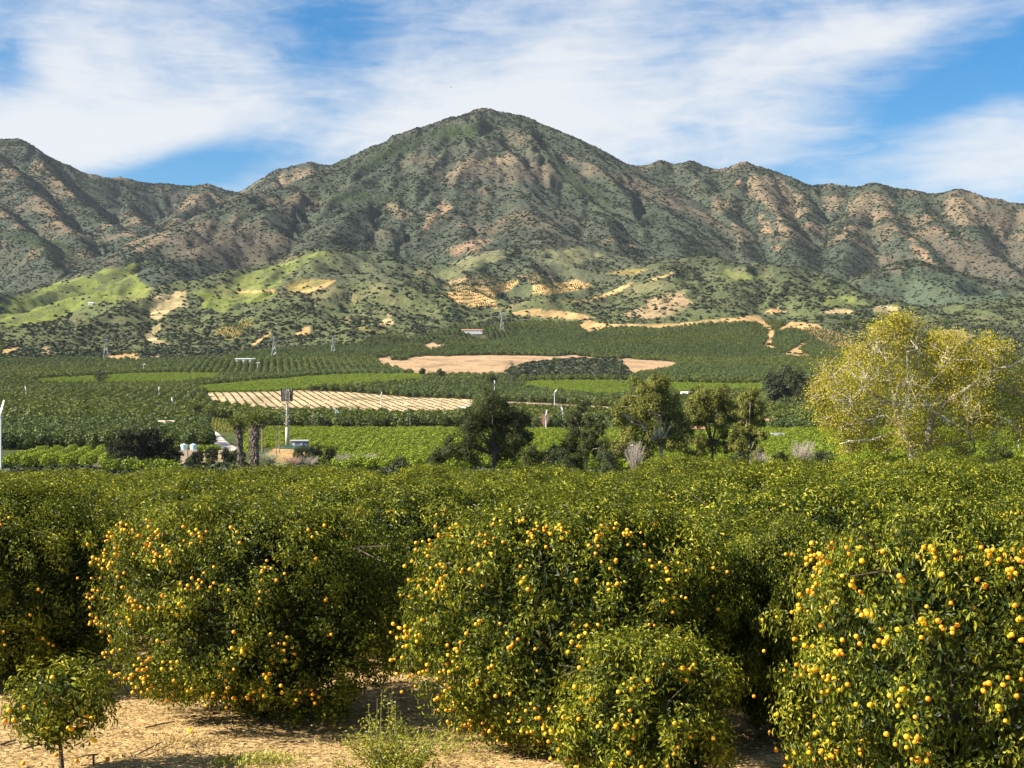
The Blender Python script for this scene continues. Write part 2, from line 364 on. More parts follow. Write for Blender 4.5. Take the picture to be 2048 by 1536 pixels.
# ------------------------------------------------------------------ land cover, read off the photograph pixel by pixel of outline
# (name, depth range, outline in photo pixels)
COVER = [
 ('scrubland', 2120, 2800, [(0,640),(300,648),(560,650),(800,640),(900,645),(880,662),(780,668),(700,688),(600,698),(480,708),(420,716),(300,722),(150,738),(0,752)]),
 ('scrubland', 2120, 2800, [(1550,640),(1720,650),(2100,640),(2100,740),(1800,735),(1700,700),(1640,668)]),
 ('grass', 2500, 4300, [(0,600),(60,585),(130,560),(230,537),(285,520),(270,560),(300,575),(285,600),(240,605),(170,612),(120,640),(60,650),(0,652)]),
 ('grass2', 2600, 3900, [(380,582),(430,575),(540,533),(620,507),(680,503),(700,520),(640,545),(600,560),(560,578),(480,585),(400,590)]),
 ('sage', 2600, 3900, [(560,560),(620,520),(690,506),(760,530),(830,565),(800,580),(740,560),(680,565),(600,585),(560,585)]),
 ('ochre', 2600, 3900, [(570,570),(600,558),(660,560),(670,562),(620,582),(590,588),(575,582)]),
 ('grass', 2500, 3900, [(395,585),(470,586),(550,580),(562,588),(520,605),(470,612),(440,626),(405,615)]),
 ('soil', 2500, 3900, [(600,584),(640,572),(672,558),(672,563),(640,580),(608,588)]),
 ('soil', 2500, 3900, [(470,584),(550,578),(552,582),(475,588)]),
 ('cliff', 2500, 3500, [(300,632),(304,604),(320,588),(345,590),(352,582),(374,583),(374,616),(352,614),(330,630),(312,640)]),
 ('cliff', 2300, 3500, [(285,675),(300,658),(318,646),(322,655),(306,672),(340,690),(322,688),(296,684)]),
 ('cliff2', 3600, 4600, [(362,500),(384,486),(428,492),(424,500),(400,510),(384,524),(368,512)]),
 ('mauve', 3500, 4700, [(330,508),(400,460),(470,440),(560,470),(590,500),(540,520),(440,525),(360,520)]),
 ('soilp', 2300, 3500, [(322,552),(360,545),(372,556),(340,560)]),
 ('soil', 2150, 3000, [(0,700),(30,694),(44,698),(20,706),(0,708)]), ('soilp', 2150, 3000, [(75,700),(86,692),(102,696),(96,712),(88,708)]),
 ('soil', 2100, 3000, [(200,724),(214,712),(240,710),(246,702),(272,706),(286,724),(262,729),(230,728)]),
 ('soilp', 2200, 3000, [(285,710),(310,714),(330,716),(312,720)]),
 ('ochre', 2300, 3300, [(428,668),(440,655),(480,644),(500,638),(505,650),(480,665),(460,680),(438,674)]),
 ('soil', 2300, 3000, [(505,688),(520,675),(540,662),(542,666),(524,680),(510,690)]),
 ('soil', 2300, 3100, [(588,670),(606,656),(622,654),(622,668),(600,672)]),
 ('cliff', 2300, 3300, [(755,650),(770,635),(778,625),(788,648),(780,655),(760,655)]),
 ('ochre', 2300, 3300, [(700,650),(750,658),(775,660),(760,668),(720,660)]),
 ('soil', 2500, 4000, [(878,590),(930,572),(985,572),(1022,560),(1040,558),(1020,580),(990,590),(994,616),(960,614),(920,608)]),
 ('soil', 2500, 4000, [(1066,570),(1110,566),(1150,562),(1190,572),(1150,582),(1110,588),(1068,586)]),
 ('soilp', 2500, 4000, [(1040,548),(1080,546),(1110,560),(1060,562)]), ('soilp', 2500, 4000, [(890,562),(980,553),(1000,560),(960,568),(890,578)]),
 ('dry', 3000, 4300, [(840,568),(900,530),(960,505),(1020,500),(1030,505),(960,530),(900,556),(860,572)]),
 ('sage', 3000, 4500, [(1040,500),(1110,490),(1200,500),(1300,535),(1330,545),(1260,560),(1180,565),(1080,550),(1060,520)]),
 ('dry', 3000, 4500, [(1080,500),(1160,495),(1200,510),(1160,535),(1100,525)]),
 ('ochre', 3000, 4300, [(1190,545),(1260,538),(1310,540),(1260,552)]),
 ('cliff2', 3300, 4600, [(1300,512),(1330,525),(1348,535),(1320,532)]), ('soil', 3300, 4800, [(1250,485),(1270,492),(1278,497),(1258,492)]),
 ('soil', 2450, 3200, [(1018,628),(1050,618),(1080,620),(1120,622),(1165,628),(1190,636),(1160,640),(1100,636),(1060,634)]),
 ('soil', 2350, 3200, [(1160,655),(1172,640),(1215,648),(1290,648),(1345,646),(1420,640),(1490,632),(1515,630),(1540,652),(1550,670),(1545,685),(1520,700),(1532,685),(1538,668),(1520,650),(1500,642),(1420,646),(1370,652),(1310,660),(1260,656),(1215,656),(1178,668)]),
 ('soil', 2700, 3300, [(1120,602),(1180,598),(1222,583),(1262,566),(1263,570),(1228,588),(1185,602),(1130,606)]),
 ('soil', 2700, 3300, [(1300,558),(1345,545),(1345,548),(1304,562)]),
 ('soilp', 2600, 3300, [(1240,630),(1300,600),(1350,585),(1380,600),(1370,625),(1300,640)]),
 ('grass2', 2800, 3600, [(1440,540),(1500,545),(1540,552),(1480,560),(1450,568)]), ('grass2', 2600, 3400, [(1640,590),(1720,600),(1740,612),(1650,612)]),
 ('soil', 2500, 3200, [(1530,622),(1550,617),(1578,626),(1540,628)]),
 ('cliff', 2500, 3300, [(1640,625),(1670,618),(1710,622),(1700,628),(1650,628)]),
 ('cliff', 2500, 3300, [(1738,618),(1760,612),(1800,614),(1790,625),(1770,626),(1742,622)]),
 ('soil', 2300, 3100, [(1548,662),(1580,645),(1620,646),(1660,660),(1700,672),(1700,700),(1660,696),(1630,680),(1612,668),(1590,658),(1560,664)]),
 ('soil', 2200, 2900, [(1560,710),(1590,695),(1620,680),(1625,684),(1600,700),(1625,714),(1600,716),(1575,714)]),
 ('soil', 2200, 2900, [(1525,690),(1540,682),(1545,692),(1560,698),(1540,700)]),
 ('sage2', 3000, 4400, [(1700,600),(1750,560),(1830,535),(1920,555),(1990,580),(2060,590),(2060,640),(1960,640),(1860,620),(1780,610)]),
 ('ochre', 2300, 3100, [(1850,665),(1920,655),(1955,675),(1930,690),(1880,690)]),
 ('scree', 4000, 5300, [(1512,432),(1526,430),(1534,444),(1542,466),(1532,470),(1522,450)]), ('scree', 4000, 5300, [(1548,432),(1558,436),(1570,458),(1566,464),(1556,450)]),
 ('scree', 4000, 5300, [(1538,492),(1556,488),(1560,502),(1546,504)]), ('scree', 4000, 5300, [(1738,430),(1745,432),(1762,460),(1756,460)]),
 ('scree', 3900, 5300, [(1800,462),(1815,470),(1860,515),(1875,530),(1862,530),(1830,505)]), ('scree', 3900, 5300, [(1880,452),(1895,470),(1930,505),(1965,535),(1955,536),(1915,510),(1888,475)]),
 ('scree', 3900, 5300, [(1915,460),(1935,480),(1965,520),(1955,520),(1925,485)]), ('mauve', 3900, 5300, [(1840,470),(2048,480),(2100,560),(1980,560),(1900,540)]),
 ('cliff2', 4600, 5600, [(1490,350),(1560,355),(1610,400),(1620,425),(1590,440),(1540,420),(1500,390)]),
 ('cliff2', 4600, 5600, [(1640,395),(1670,388),(1690,400),(1670,425),(1645,415)]), ('cliff2', 4600, 5600, [(1690,420),(1720,385),(1770,390),(1790,410),(1760,430),(1710,440)]),
 ('cliff2', 4400, 5600, [(1885,400),(1920,392),(1970,430),(1975,450),(1930,455),(1895,430)]),
 ('cliff2', 4500, 5600, [(895,350),(930,322),(985,315),(1020,305),(1040,325),(1060,335),(1000,345),(950,352)]), ('mauve', 4500, 5600, [(880,370),(930,335),(1040,325),(1090,345),(1060,360),(960,360)]),
 ('cliff2', 4300, 5200, [(755,405),(775,398),(795,420),(830,430),(800,440),(775,425)]), ('scree', 4300, 5200, [(845,450),(870,415),(890,405),(905,410),(870,440),(850,470)]),
 ('scree', 3700, 4800, [(890,500),(940,475),(985,480),(960,500),(910,515)]),
 ('green', 4700, 5600, [(720,320),(850,265),(930,240),(985,270),(930,275),(850,285),(760,325),(700,345)]), ('green', 4300, 5400, [(1090,300),(1200,390),(1260,440),(1200,420),(1120,360)]),
 ('green', 4300, 5300, [(600,395),(690,385),(800,390),(820,400),(740,405),(640,408)]), ('green', 4000, 5000, [(0,470),(60,460),(130,490),(180,530),(120,520),(40,490)]),
 ('cliff2', 3700, 4700, [(265,500),(300,475),(345,462),(330,480),(300,498),(285,505)]), ('cliff2', 5500, 7200, [(560,345),(620,332),(650,345),(600,375),(540,380)]),
 ('cliff2', 5500, 7200, [(375,395),(410,378),(445,395),(440,410),(380,420),(330,430)]),
 # valley
 ('field', 1700, 2300, [(755,716),(800,722),(850,712),(960,711),(1130,713),(1250,716),(1357,724),(1340,730),(1290,736),(1262,748),(1240,722),(1130,719),(1060,724),(1018,738),(1005,762),(940,760),(890,756),(840,742),(802,732)]),
 ('field', 1900, 2400, [(752,718),(780,712),(785,716),(770,728),(760,724)]), ('field', 2200, 2600, [(846,688),(865,683),(872,690),(888,682),(886,686),(872,692),(850,691)]),
 ('tilled', 1050, 1600, [(405,792),(418,782),(560,779),(700,785),(830,795),(952,799),(944,812),(905,822),(740,820),(600,818),(560,822),(505,812),(430,800)]),
 ('newgreen', 1450, 2000, [(385,776),(470,768),(640,754),(730,750),(840,750),(850,757),(700,768),(560,775),(430,780)]),
 ('newgreen', 1600, 2200, [(60,762),(160,754),(330,748),(440,749),(440,753),(340,764),(200,764)]),
 ('newgreen', 1300, 1800, [(1040,768),(1080,763),(1260,764),(1265,782),(1220,788),(1130,778)]),
 ('newgreen', 1300, 1900, [(1330,768),(1520,770),(1530,776),(1360,782)]),
 ('brushy', 1650, 2200, [(1003,766),(1020,738),(1060,724),(1140,717),(1240,722),(1265,750),(1262,762),(1140,764),(1060,762)]),
 ('dirt', 820, 1010, [(525,856),(700,858),(860,860),(1000,856),(1120,858),(1240,858),(1240,864),(1100,864),(860,866),(700,864),(530,862)]),
 ('dirt', 1000, 1300, [(1000,803),(1100,807),(1230,814),(1230,818),(1100,812),(1010,808)]),
 ('dirt', 700, 1000, [(1530,862),(1680,866),(1680,870),(1530,868)]),
 ('soil', 430, 720, [(535,905),(560,894),(600,897),(615,905),(600,925),(560,935),(530,925)]),
 ('dirt', 380, 700, [(180,908),(212,910),(210,922),(190,916)]), ('dirt', 380, 800, [(350,900),(380,902),(440,895),(462,900),(440,908),(350,912)]),
]
LC = dict(sage=(.088,.094,.050), sage2=(.068,.088,.054), soil=(.50,.31,.125), soilp=(.36,.25,.13), grass=(.150,.172,.034), grass2=(.155,.172,.046), ochre=(.26,.20,.06),
          cliff=(.48,.35,.17), cliff2=(.185,.140,.085), mauve=(.095,.080,.056), scree=(.25,.165,.095), dry=(.17,.165,.075), green=(.036,.052,.020),
          field=(.44,.28,.15), tilled=(.56,.40,.22), newgreen=(.17,.20,.03), brushy=(.14,.14,.07), dirt=(.46,.33,.2), scrubland=(.10,.112,.044))
SHRUB = dict(sage=.30, sage2=.35, soil=.07, soilp=.25, grass=.05, grass2=.10, ochre=.08, cliff=.10, cliff2=.45, mauve=.35, scree=.22, dry=.06, green=1.0, brushy=1.0, scrubland=.95)
TREED = dict(field=5.0, tilled=5.0, newgreen=3.0, dirt=2.5, brushy=2.0)
def land():
    wob = np.interp(Yg, [300, 1500, 2600, 5000], [1, 1.5, 11, 16])
    pxw = PXg + (fbm(Xg / 45, Yg / 45, 5, 61, .62) - 0.5) * 2.6 * wob; roww = ROWg + (fbm(Xg / 45, Yg / 45, 5, 71, .62) - 0.5) * 1.3 * wob
    C = np.zeros(Zg.shape + (3,)); D = np.zeros(Zg.shape); code = np.zeros(Zg.shape, int)
    # valley floor: dark orchard soil under the trees
    n = fbm(Xg / 30, Yg / 30, 3, 81)
    C[:] = np.array((.085, .080, .040)) * (0.7 + 0.6 * n[..., None]); C[Yg < 950] *= np.array((.85, 1.15, .6))
    hill = sstep(-6, 10, Zg - np.interp(Yg, VY, VZ) - 10) * (Yg > 2150)
    big = fbm(Xg / 330, Yg / 330, 4, 91); mid = fbm(Xg / 90, Yg / 90, 4, 95)
    scrub = np.array((.066, .077, .050)); tan = np.array((.180, .140, .088)); mau = np.array((.125, .102, .070))
    t = sstep(0.53, 0.74, 0.55 * big + 0.45 * mid + 0.05 * (ERO) * (AMP > .1)); t = t[..., None]
    H = scrub * (1 - t) + (tan * 0.55 + mau * 0.45) * t
    low = sstep(3700, 2700, Yg)[..., None]; H = H * (1 - low) + (np.array((.098, .112, .044)) * (1 - t) + np.array((.18, .155, .070)) * t) * low
    far_l = (sstep(4700, 5200, Yg) * sstep(500, 350, PXg))[..., None]; H = H * (1 - .6 * far_l) + np.array((.055, .068, .048)) * .6 * far_l
    rid = (np.exp(-RID / 45) * (Yg > 4500) * sstep(.45, .6, mid))[..., None]; H = H * (1 - rid) + np.array((.24, .17, .10)) * rid
    H = H * np.interp(Yg, [2600, 3300, 4000], [1.0, .90, .82])[..., None]
    C = C * (1 - hill[..., None]) + H * hill[..., None]
    D = hill * (0.45 + 0.75 * sstep(.62, .35, 0.6 * big + 0.4 * mid) + 0.35 * sstep(0.2, -0.8, ERO) * (AMP > .1))
    clump = fbm(Xg / 34, Yg / 34, 3, 131); D = D * (.30 + 1.25 * sstep(.40, .60, clump))
    mixn = fbm(Xg / 28, Yg / 28, 4, 151)
    names = ['']
    for nm, y0, y1, poly in COVER:
        if not poly: continue
        rows = np.where((yb >= y0) & (yb <= y1))[0]; a, b = rows[0], rows[-1] + 1
        pw, rw = pxw[a:b], roww[a:b]
        if nm in ('soil', 'cliff', 'dirt'): pw = PXg[a:b] + (pw - PXg[a:b]) * .35; rw = ROWg[a:b] + (rw - ROWg[a:b]) * .35
        m = pip(pw, rw, poly)
        if nm in TREED:      # the trees in front hide the near strip of these fields, so the ground carries on below the outline
            for q in (.4, .8, 1.2): m |= pip(pxw[a:b], roww[a:b] - TREED[nm] * q * F / Yg[a:b], poly)
        m &= VISg[a:b]
        names.append(nm)
        wm = (.55 * sstep(.42, .68, mixn[a:b]))[m][:, None] if nm not in ('tilled', 'field', 'soil') else (.45 * sstep(.45, .75, mixn[a:b]))[m][:, None]; C[a:b][m] = np.array(LC[nm]) * (1 - wm) + C[a:b][m] * wm; code[a:b][m] = len(names) - 1
        D[a:b][m] = SHRUB.get(nm, 0)
    cl = np.isin(code, [i for i, s in enumerate(names) if s in ('cliff', 'cliff2', 'soil')])
    C *= (0.86 + 0.28 * fbm(Xg / 14, Yg / 14, 3, 101))[..., None]
    return C, D, code, names, hill
CG, DG, CODE, CNAMES, HILL = land()

def mat_land():
    m, nt, N, L, b = mat_new("land")
    at = N.new('ShaderNodeAttribute'); at.attribute_name = 'land'
    tc = N.new('ShaderNodeTexCoord')
    n1 = N.new('ShaderNodeTexNoise'); n1.inputs['Scale'].default_value = 0.11; n1.inputs['Detail'].default_value = 8; n1.inputs['Roughness'].default_value = .7
    L.new(tc.outputs['Object'], n1.inputs['Vector'])
    r = N.new('ShaderNodeMapRange'); r.inputs['From Min'].default_value = .3; r.inputs['From Max'].default_value = .7; r.inputs['To Min'].default_value = .62; r.inputs['To Max'].default_value = 1.32
    L.new(n1.outputs['Fac'], r.inputs['Value'])
    mx = N.new('ShaderNodeVectorMath'); mx.operation = 'SCALE'; L.new(at.outputs['Color'], mx.inputs[0]); L.new(r.outputs[0], mx.inputs['Scale'])
    L.new(mx.outputs[0], b.inputs['Base Color']); b.inputs['Roughness'].default_value = .95; b.inputs['Specular IOR Level'].default_value = .1
    bp = N.new('ShaderNodeBump'); bp.inputs['Strength'].default_value = .9; bp.inputs['Distance'].default_value = 3.0
    L.new(n1.outputs['Fac'], bp.inputs['Height']); L.new(bp.outputs[0], b.inputs['Normal'])
    return m
M_LAND = mat_land()
def terrain_band(name, i0, i1):
    V = np.stack([Xg[i0:i1], Yg[i0:i1], Zg[i0:i1]], -1).reshape(-1, 3); nr, nc = i1 - i0, len(ub)
    a = (np.arange(nr - 1)[:, None] * nc + np.arange(nc - 1)[None, :]).ravel()
    Fq = np.stack([a, a + 1, a + nc + 1, a + nc], 1)
    o = mesh_obj(name, V, Fq, M_LAND, smooth=True, attrs={'land': CG[i0:i1].reshape(-1, 3)})
    tag(o, kind='structure'); return o
bands = [(0, 490, 'valley_floor'), (489, 680, 'foothills'), (679, 870, 'mountain'), (869, len(yb), 'far_hills')]
for a, b_, nm in bands: terrain_band(nm, a, b_)
# the plain that carries on outside the view
pl = MB(); pl.add([(-16000, -16000, -16), (16000, -16000, -16), (16000, 16000, -16), (-16000, 16000, -16)], [(0, 1, 2, 3)])
tag(pl.build('plain', mat_plain("plain_ground", (.16, .15, .08), .95, .3, .01)), kind='structure')

# ------------------------------------------------------------------ leafy shapes
def leaves_mesh(P, Nrm, Ax, ln, wd, fold=0.25):
    """one bent four-sided leaf per point: P base points, Nrm leaf normals, Ax leaf axes"""
    Ax = Ax - Nrm * (Ax * Nrm).sum(1, keepdims=True); Ax /= np.linalg.norm(Ax, axis=1, keepdims=True) + 1e-9
    Sd = np.cross(Nrm, Ax); ln = ln[:, None]; wd = wd[:, None]
    a = P; b = P + Ax * ln * .5 + Sd * wd * .5 + Nrm * wd * fold; c = P + Ax * ln - Nrm * ln * .12; d = P + Ax * ln * .5 - Sd * wd * .5 + Nrm * wd * fold
    V = np.stack([a, b, c, d], 1).reshape(-1, 3); n = len(P); Fq = np.arange(4 * n).reshape(n, 4)
    return V, Fq
def rand_dirs(n, r):
    v = r.normal(size=(n, 3)); return v / np.linalg.norm(v, axis=1, keepdims=True)
def crown(seed, a, b, z0, z1, n_clump, per, ln, wd, power=2.6, lump=.12, cr=.30, inner=.25, droop=.5, tip=.08, spread=.55):
    """citrus-like crown: leaf clumps over a lumpy rounded box, sparser leaves inside"""
    r = np.random.default_rng(seed); c = (z1 - z0) / 2; zc = (z0 + z1) / 2
    d = rand_dirs(n_clump, r)
    lum = lambda d: 1 + lump * 2 * (fbm(d[:, 0] * 2.3 + d[:, 2] * 1.1 + seed, d[:, 1] * 2.3 - d[:, 2] * 1.7, 3, seed) - .5)
    R = (np.abs(d[:, 0] / a) ** power + np.abs(d[:, 1] / b) ** power + np.abs(d[:, 2] / c) ** power) ** (-1 / power) * lum(d)
    Q = d * R[:, None] * (0.86 + 0.16 * r.random((n_clump, 1)) ** .7)
    n = n_clump * per; k = np.repeat(np.arange(n_clump), per)
    off = rand_dirs(n, r) * (r.random((n, 1)) ** .5) * cr * np.repeat(.6 + .8 * r.random((n_clump, 1)), per, 0)
    P = Q[k] + off
    out = d[k] * .7 + off / cr * .8 + np.array([0, 0, .35])
    Nr = out + r.normal(size=(n, 3)) * spread; Nr /= np.linalg.norm(Nr, axis=1, keepdims=True)
    Ax = off / cr + r.normal(size=(n, 3)) * .7 + np.array([0, 0, -droop])
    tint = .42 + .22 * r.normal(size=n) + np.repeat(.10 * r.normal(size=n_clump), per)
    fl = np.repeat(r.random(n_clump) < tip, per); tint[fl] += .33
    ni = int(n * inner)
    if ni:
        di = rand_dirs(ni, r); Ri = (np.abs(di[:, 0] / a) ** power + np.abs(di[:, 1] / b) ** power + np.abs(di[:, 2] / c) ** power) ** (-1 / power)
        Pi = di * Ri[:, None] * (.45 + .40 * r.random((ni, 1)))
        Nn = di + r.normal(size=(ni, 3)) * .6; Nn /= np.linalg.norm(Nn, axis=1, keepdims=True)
        P = np.r_[P, Pi]; Nr = np.r_[Nr, Nn]; Ax = np.r_[Ax, r.normal(size=(ni, 3))]; tint = np.r_[tint, .12 + .1 * r.normal(size=ni)]  # inner leaves get a near-black tint: crown shade painted into their colour
    sz = .75 + .5 * r.random(len(P)); si = np.ones(len(P)); si[n:] = 1.8
    V, Fq = leaves_mesh(P + np.array([0, 0, zc]), Nr, Ax, ln * sz * si, wd * sz * si)
    keep_low = V[:, 2].reshape(-1, 4).min(1) > .03
    Fq = Fq[keep_low]
    V = V[Fq.ravel()]; tint = tint[keep_low]; Fq = np.arange(len(V)).reshape(-1, 4)
    return V, Fq, np.repeat(np.clip(tint, 0, 1), 4), (d, R, zc)

# ------------------------------------------------------------------ scattering of what nobody could count
def gn_scatter(name, pts, scl, rot, pick, templates, kind='stuff', label=None, cat=None):
    me = bpy.data.meshes.new(name); n = len(pts); me.vertices.add(n); me.vertices.foreach_set('co', np.asarray(pts, np.float32).ravel())
    a = me.attributes.new('sc', 'FLOAT_VECTOR', 'POINT'); a.data.foreach_set('vector', np.asarray(scl, np.float32).ravel())
    a = me.attributes.new('rt', 'FLOAT_VECTOR', 'POINT'); a.data.foreach_set('vector', np.asarray(rot, np.float32).ravel())
    a = me.attributes.new('pk', 'INT', 'POINT'); a.data.foreach_set('value', np.asarray(pick, np.int32))
    me.update(); ob = bpy.data.objects.new(name, me); COL.objects.link(ob)
    tc = bpy.data.collections.new(name + "_shapes")
    for t in templates: tc.objects.link(t)
    g = bpy.data.node_groups.new(name, 'GeometryNodeTree')
    g.interface.new_socket('Geometry', in_out='INPUT', socket_type='NodeSocketGeometry'); g.interface.new_socket('Geometry', in_out='OUTPUT', socket_type='NodeSocketGeometry')
    gi = g.nodes.new('NodeGroupInput'); go = g.nodes.new('NodeGroupOutput'); iop = g.nodes.new('GeometryNodeInstanceOnPoints')
    ci = g.nodes.new('GeometryNodeCollectionInfo'); ci.inputs['Collection'].default_value = tc; ci.inputs['Separate Children'].default_value = True; ci.inputs['Reset Children'].default_value = True
    def na(nm, ty):
        x = g.nodes.new('GeometryNodeInputNamedAttribute'); x.data_type = ty; x.inputs['Name'].default_value = nm; return x.outputs['Attribute']
    m2p = g.nodes.new('GeometryNodeMeshToPoints'); L = g.links
    L.new(gi.outputs[0], m2p.inputs['Mesh']); L.new(m2p.outputs[0], iop.inputs['Points'])
    L.new(ci.outputs[0], iop.inputs['Instance']); iop.inputs['Pick Instance'].default_value = True
    L.new(na('pk', 'INT'), iop.inputs['Instance Index']); L.new(na('rt', 'FLOAT_VECTOR'), iop.inputs['Rotation']); L.new(na('sc', 'FLOAT_VECTOR'), iop.inputs['Scale'])
    L.new(iop.outputs[0], go.inputs[0])
    md = ob.modifiers.new('scatter', 'NODES'); md.node_group = g
    tag(ob, label, cat, kind=kind); return ob
def shrub_template(name, mat, seed, n=46, flat=.75):
    r = np.random.default_rng(seed); d = rand_dirs(n, r); d[:, 2] = np.abs(d[:, 2]) * 1.0 - .15
    R = .36 + .14 * r.random((n, 1)); P = d * R * np.array([1, 1, flat * 1.2]) + np.array([0, 0, .10])
    Nr = d + r.normal(size=(n, 3)) * .25; Nr /= np.linalg.norm(Nr, axis=1, keepdims=True)
    V, Fq = leaves_mesh(P, Nr, r.normal(size=(n, 3)), .34 + .2 * r.random(n), .30 + .2 * r.random(n), .05)
    V -= (V.reshape(-1, 4, 3).mean(1) - P).repeat(4, 0)
    return mesh_obj(name, V, Fq, mat, attrs={'tint': np.repeat(.45 + .16 * r.normal(size=n), 4)}, link=False)
def scatter_region(n_try, y0, y1, dens, seed, umax=.42):
    """random points, even in the picture, kept by density 'dens' sampled from a grid"""
    r = np.random.default_rng(seed); y = np.sqrt(y0 ** 2 + (y1 ** 2 - y0 ** 2) * r.random(n_try)); x = (r.random(n_try) * 2 - 1) * umax * y
    i, j, a, b = gidx(x, y); k = (r.random(n_try) < dens[i, j]) & VISg[i, j]
    return x[k], y[k], r
# ------------------------------------------------------------------ chaparral on the slopes
M_SHRUB = mat_leaf("chaparral", [(0, (.010, .016, .008)), (.5, (.025, .036, .016)), (1, (.060, .072, .030))], .8, .15, 0, objvar=.7)
M_SAGE = mat_leaf("sagebrush", [(0, (.04, .046, .026)), (.5, (.085, .092, .052)), (1, (.14, .14, .075))], .9, .1, 0, objvar=.6)
SHR = [shrub_template("shrub", M_SHRUB, 200 + i) for i in range(3)] + [shrub_template("shrub", M_SAGE, 210 + i) for i in range(2)]
GREENS = [i for i, q in enumerate(CNAMES) if q == 'green']
def chaparral():
    x, y, r = scatter_region(780000, 3500, 7150, np.clip(DG, 0, 1) * .62, 301)
    gi, gj, _, _ = gidx(x, y); s = (2.4 + 5.6 * r.random(len(x)) ** 2.4) * np.interp(y, [3500, 7000], [1, 1.3]) * np.where(np.isin(CODE[gi, gj], GREENS), .6, 1); pk = np.where(r.random(len(x)) < .72, r.integers(0, 3, len(x)), r.integers(3, 5, len(x)))
    s[pk > 2] *= .7
    sc = np.stack([s * (.8 + .5 * r.random(len(x))), s * (.8 + .5 * r.random(len(x))), s * (.6 + .35 * r.random(len(x)))], 1)
    rt = np.stack([0 * x, 0 * x, r.random(len(x)) * 6.28], 1)
    gn_scatter('mountain_chaparral', np.stack([x, y, gz(x, y) - .1], 1), sc, rt, pk, SHR, label='dark chaparral bushes dotting the mountain slopes', cat='shrubs')
    x, y, r = scatter_region(230000, 2110, 3600, np.clip(DG, 0, 1) * .44, 302)
    s = 2.2 + 5.6 * r.random(len(x)) ** 2.6; pk = np.where(r.random(len(x)) < .66, r.integers(0, 3, len(x)), r.integers(3, 5, len(x)))
    sc = np.stack([s * (.8 + .5 * r.random(len(x))), s * (.8 + .5 * r.random(len(x))), s * (.65 + .4 * r.random(len(x)))], 1)
    rt = np.stack([0 * x, 0 * x, r.random(len(x)) * 6.28], 1)
    gn_scatter('foothill_scrub', np.stack([x, y, gz(x, y) - .1], 1), sc, rt, pk, [t.copy() for t in SHR], label='green scrub covering the low foothills', cat='shrubs')
    print('shrubs', len(x))
chaparral()

# ------------------------------------------------------------------ valley orchards
M_AVO = mat_leaf("avocado_leaf", [(0, (.016, .028, .010)), (.45, (.058, .084, .020)), (.8, (.130, .155, .034)), (1, (.21, .215, .045))], .5, .4, .12, objvar=.35)
M_CIT = mat_leaf("young_citrus_leaf", [(0, (.07, .11, .010)), (.5, (.17, .235, .018)), (1, (.32, .37, .03))], .5, .4, .2, objvar=.25)
def far_tree(name, mat, seed, n, hgt=1.0, leaf=.22):
    r = np.random.default_rng(seed); nc = 16; c = rand_dirs(nc, r) * .36; c[:, 2] = c[:, 2] * 1.05
    k = r.integers(0, nc, n); off = rand_dirs(n, r); P = c[k] + off * .19; d = P / (np.linalg.norm(P, axis=1, keepdims=True) + 1e-6)
    P[:, 2] = (P[:, 2] + .5) * hgt; P[:, 2] = np.maximum(P[:, 2], .02)
    Nr = off * .6 + d * .6 + r.normal(size=(n, 3)) * .35; Nr /= np.linalg.norm(Nr, axis=1, keepdims=True)
    V, Fq = leaves_mesh(P, Nr, r.normal(size=(n, 3)), leaf * (.7 + .6 * r.random(n)), leaf * .8 * (.7 + .6 * r.random(n)), .1)
    return mesh_obj(name, V, Fq, mat, attrs={'tint': np.repeat(np.clip(.45 + .17 * r.normal(size=n), 0, 1), 4)}, link=False)
AVO = [far_tree("avocado_shape", M_AVO, 400 + i, 150) for i in range(4)]
M_AVY = mat_leaf('olive_orchard_leaf', [(0, (.026, .036, .008)), (.45, (.085, .105, .016)), (.8, (.16, .17, .026)), (1, (.24, .23, .035))], .5, .4, .12, objvar=.3)
AVY = [far_tree('avocado_shape_olive', M_AVY, 410 + i, 150) for i in range(4)]
CIT = [far_tree("citrus_shape", M_CIT, 420 + i, 150) for i in range(3)]
def grid_pts(x0, x1, y0, y1, along, across, ang, jit, seed):
    r = np.random.default_rng(seed); cx, cy = (x0 + x1) / 2, (y0 + y1) / 2; R = math.hypot(x1 - x0, y1 - y0) / 2
    a = np.arange(-R, R, along); b = np.arange(-R, R, across); A, B = np.meshgrid(a, b); A = A.ravel(); B = B.ravel()
    A = A + r.normal(size=len(A)) * jit; B = B + r.normal(size=len(B)) * jit
    X = cx + A * math.cos(ang) - B * math.sin(ang); Y = cy + A * math.sin(ang) + B * math.cos(ang)
    k = (X > x0) & (X < x1) & (Y > y0) & (Y < y1); return X[k], Y[k], r
def code_at(x, y):
    i, j, a, b = gidx(x, y); return CODE[i + (a > .5), j + (b > .5)], i, j
NAMES = np.array(CNAMES)
PARCEL = [(0, 1.0), (1, 1.35), (2, .75), (3, 1.2), (4, .95), (5, 1.1)]
def pix(x, y): return 1024 + F * x / y, HOR - F * (gz(x, y) - CAMZ) / y
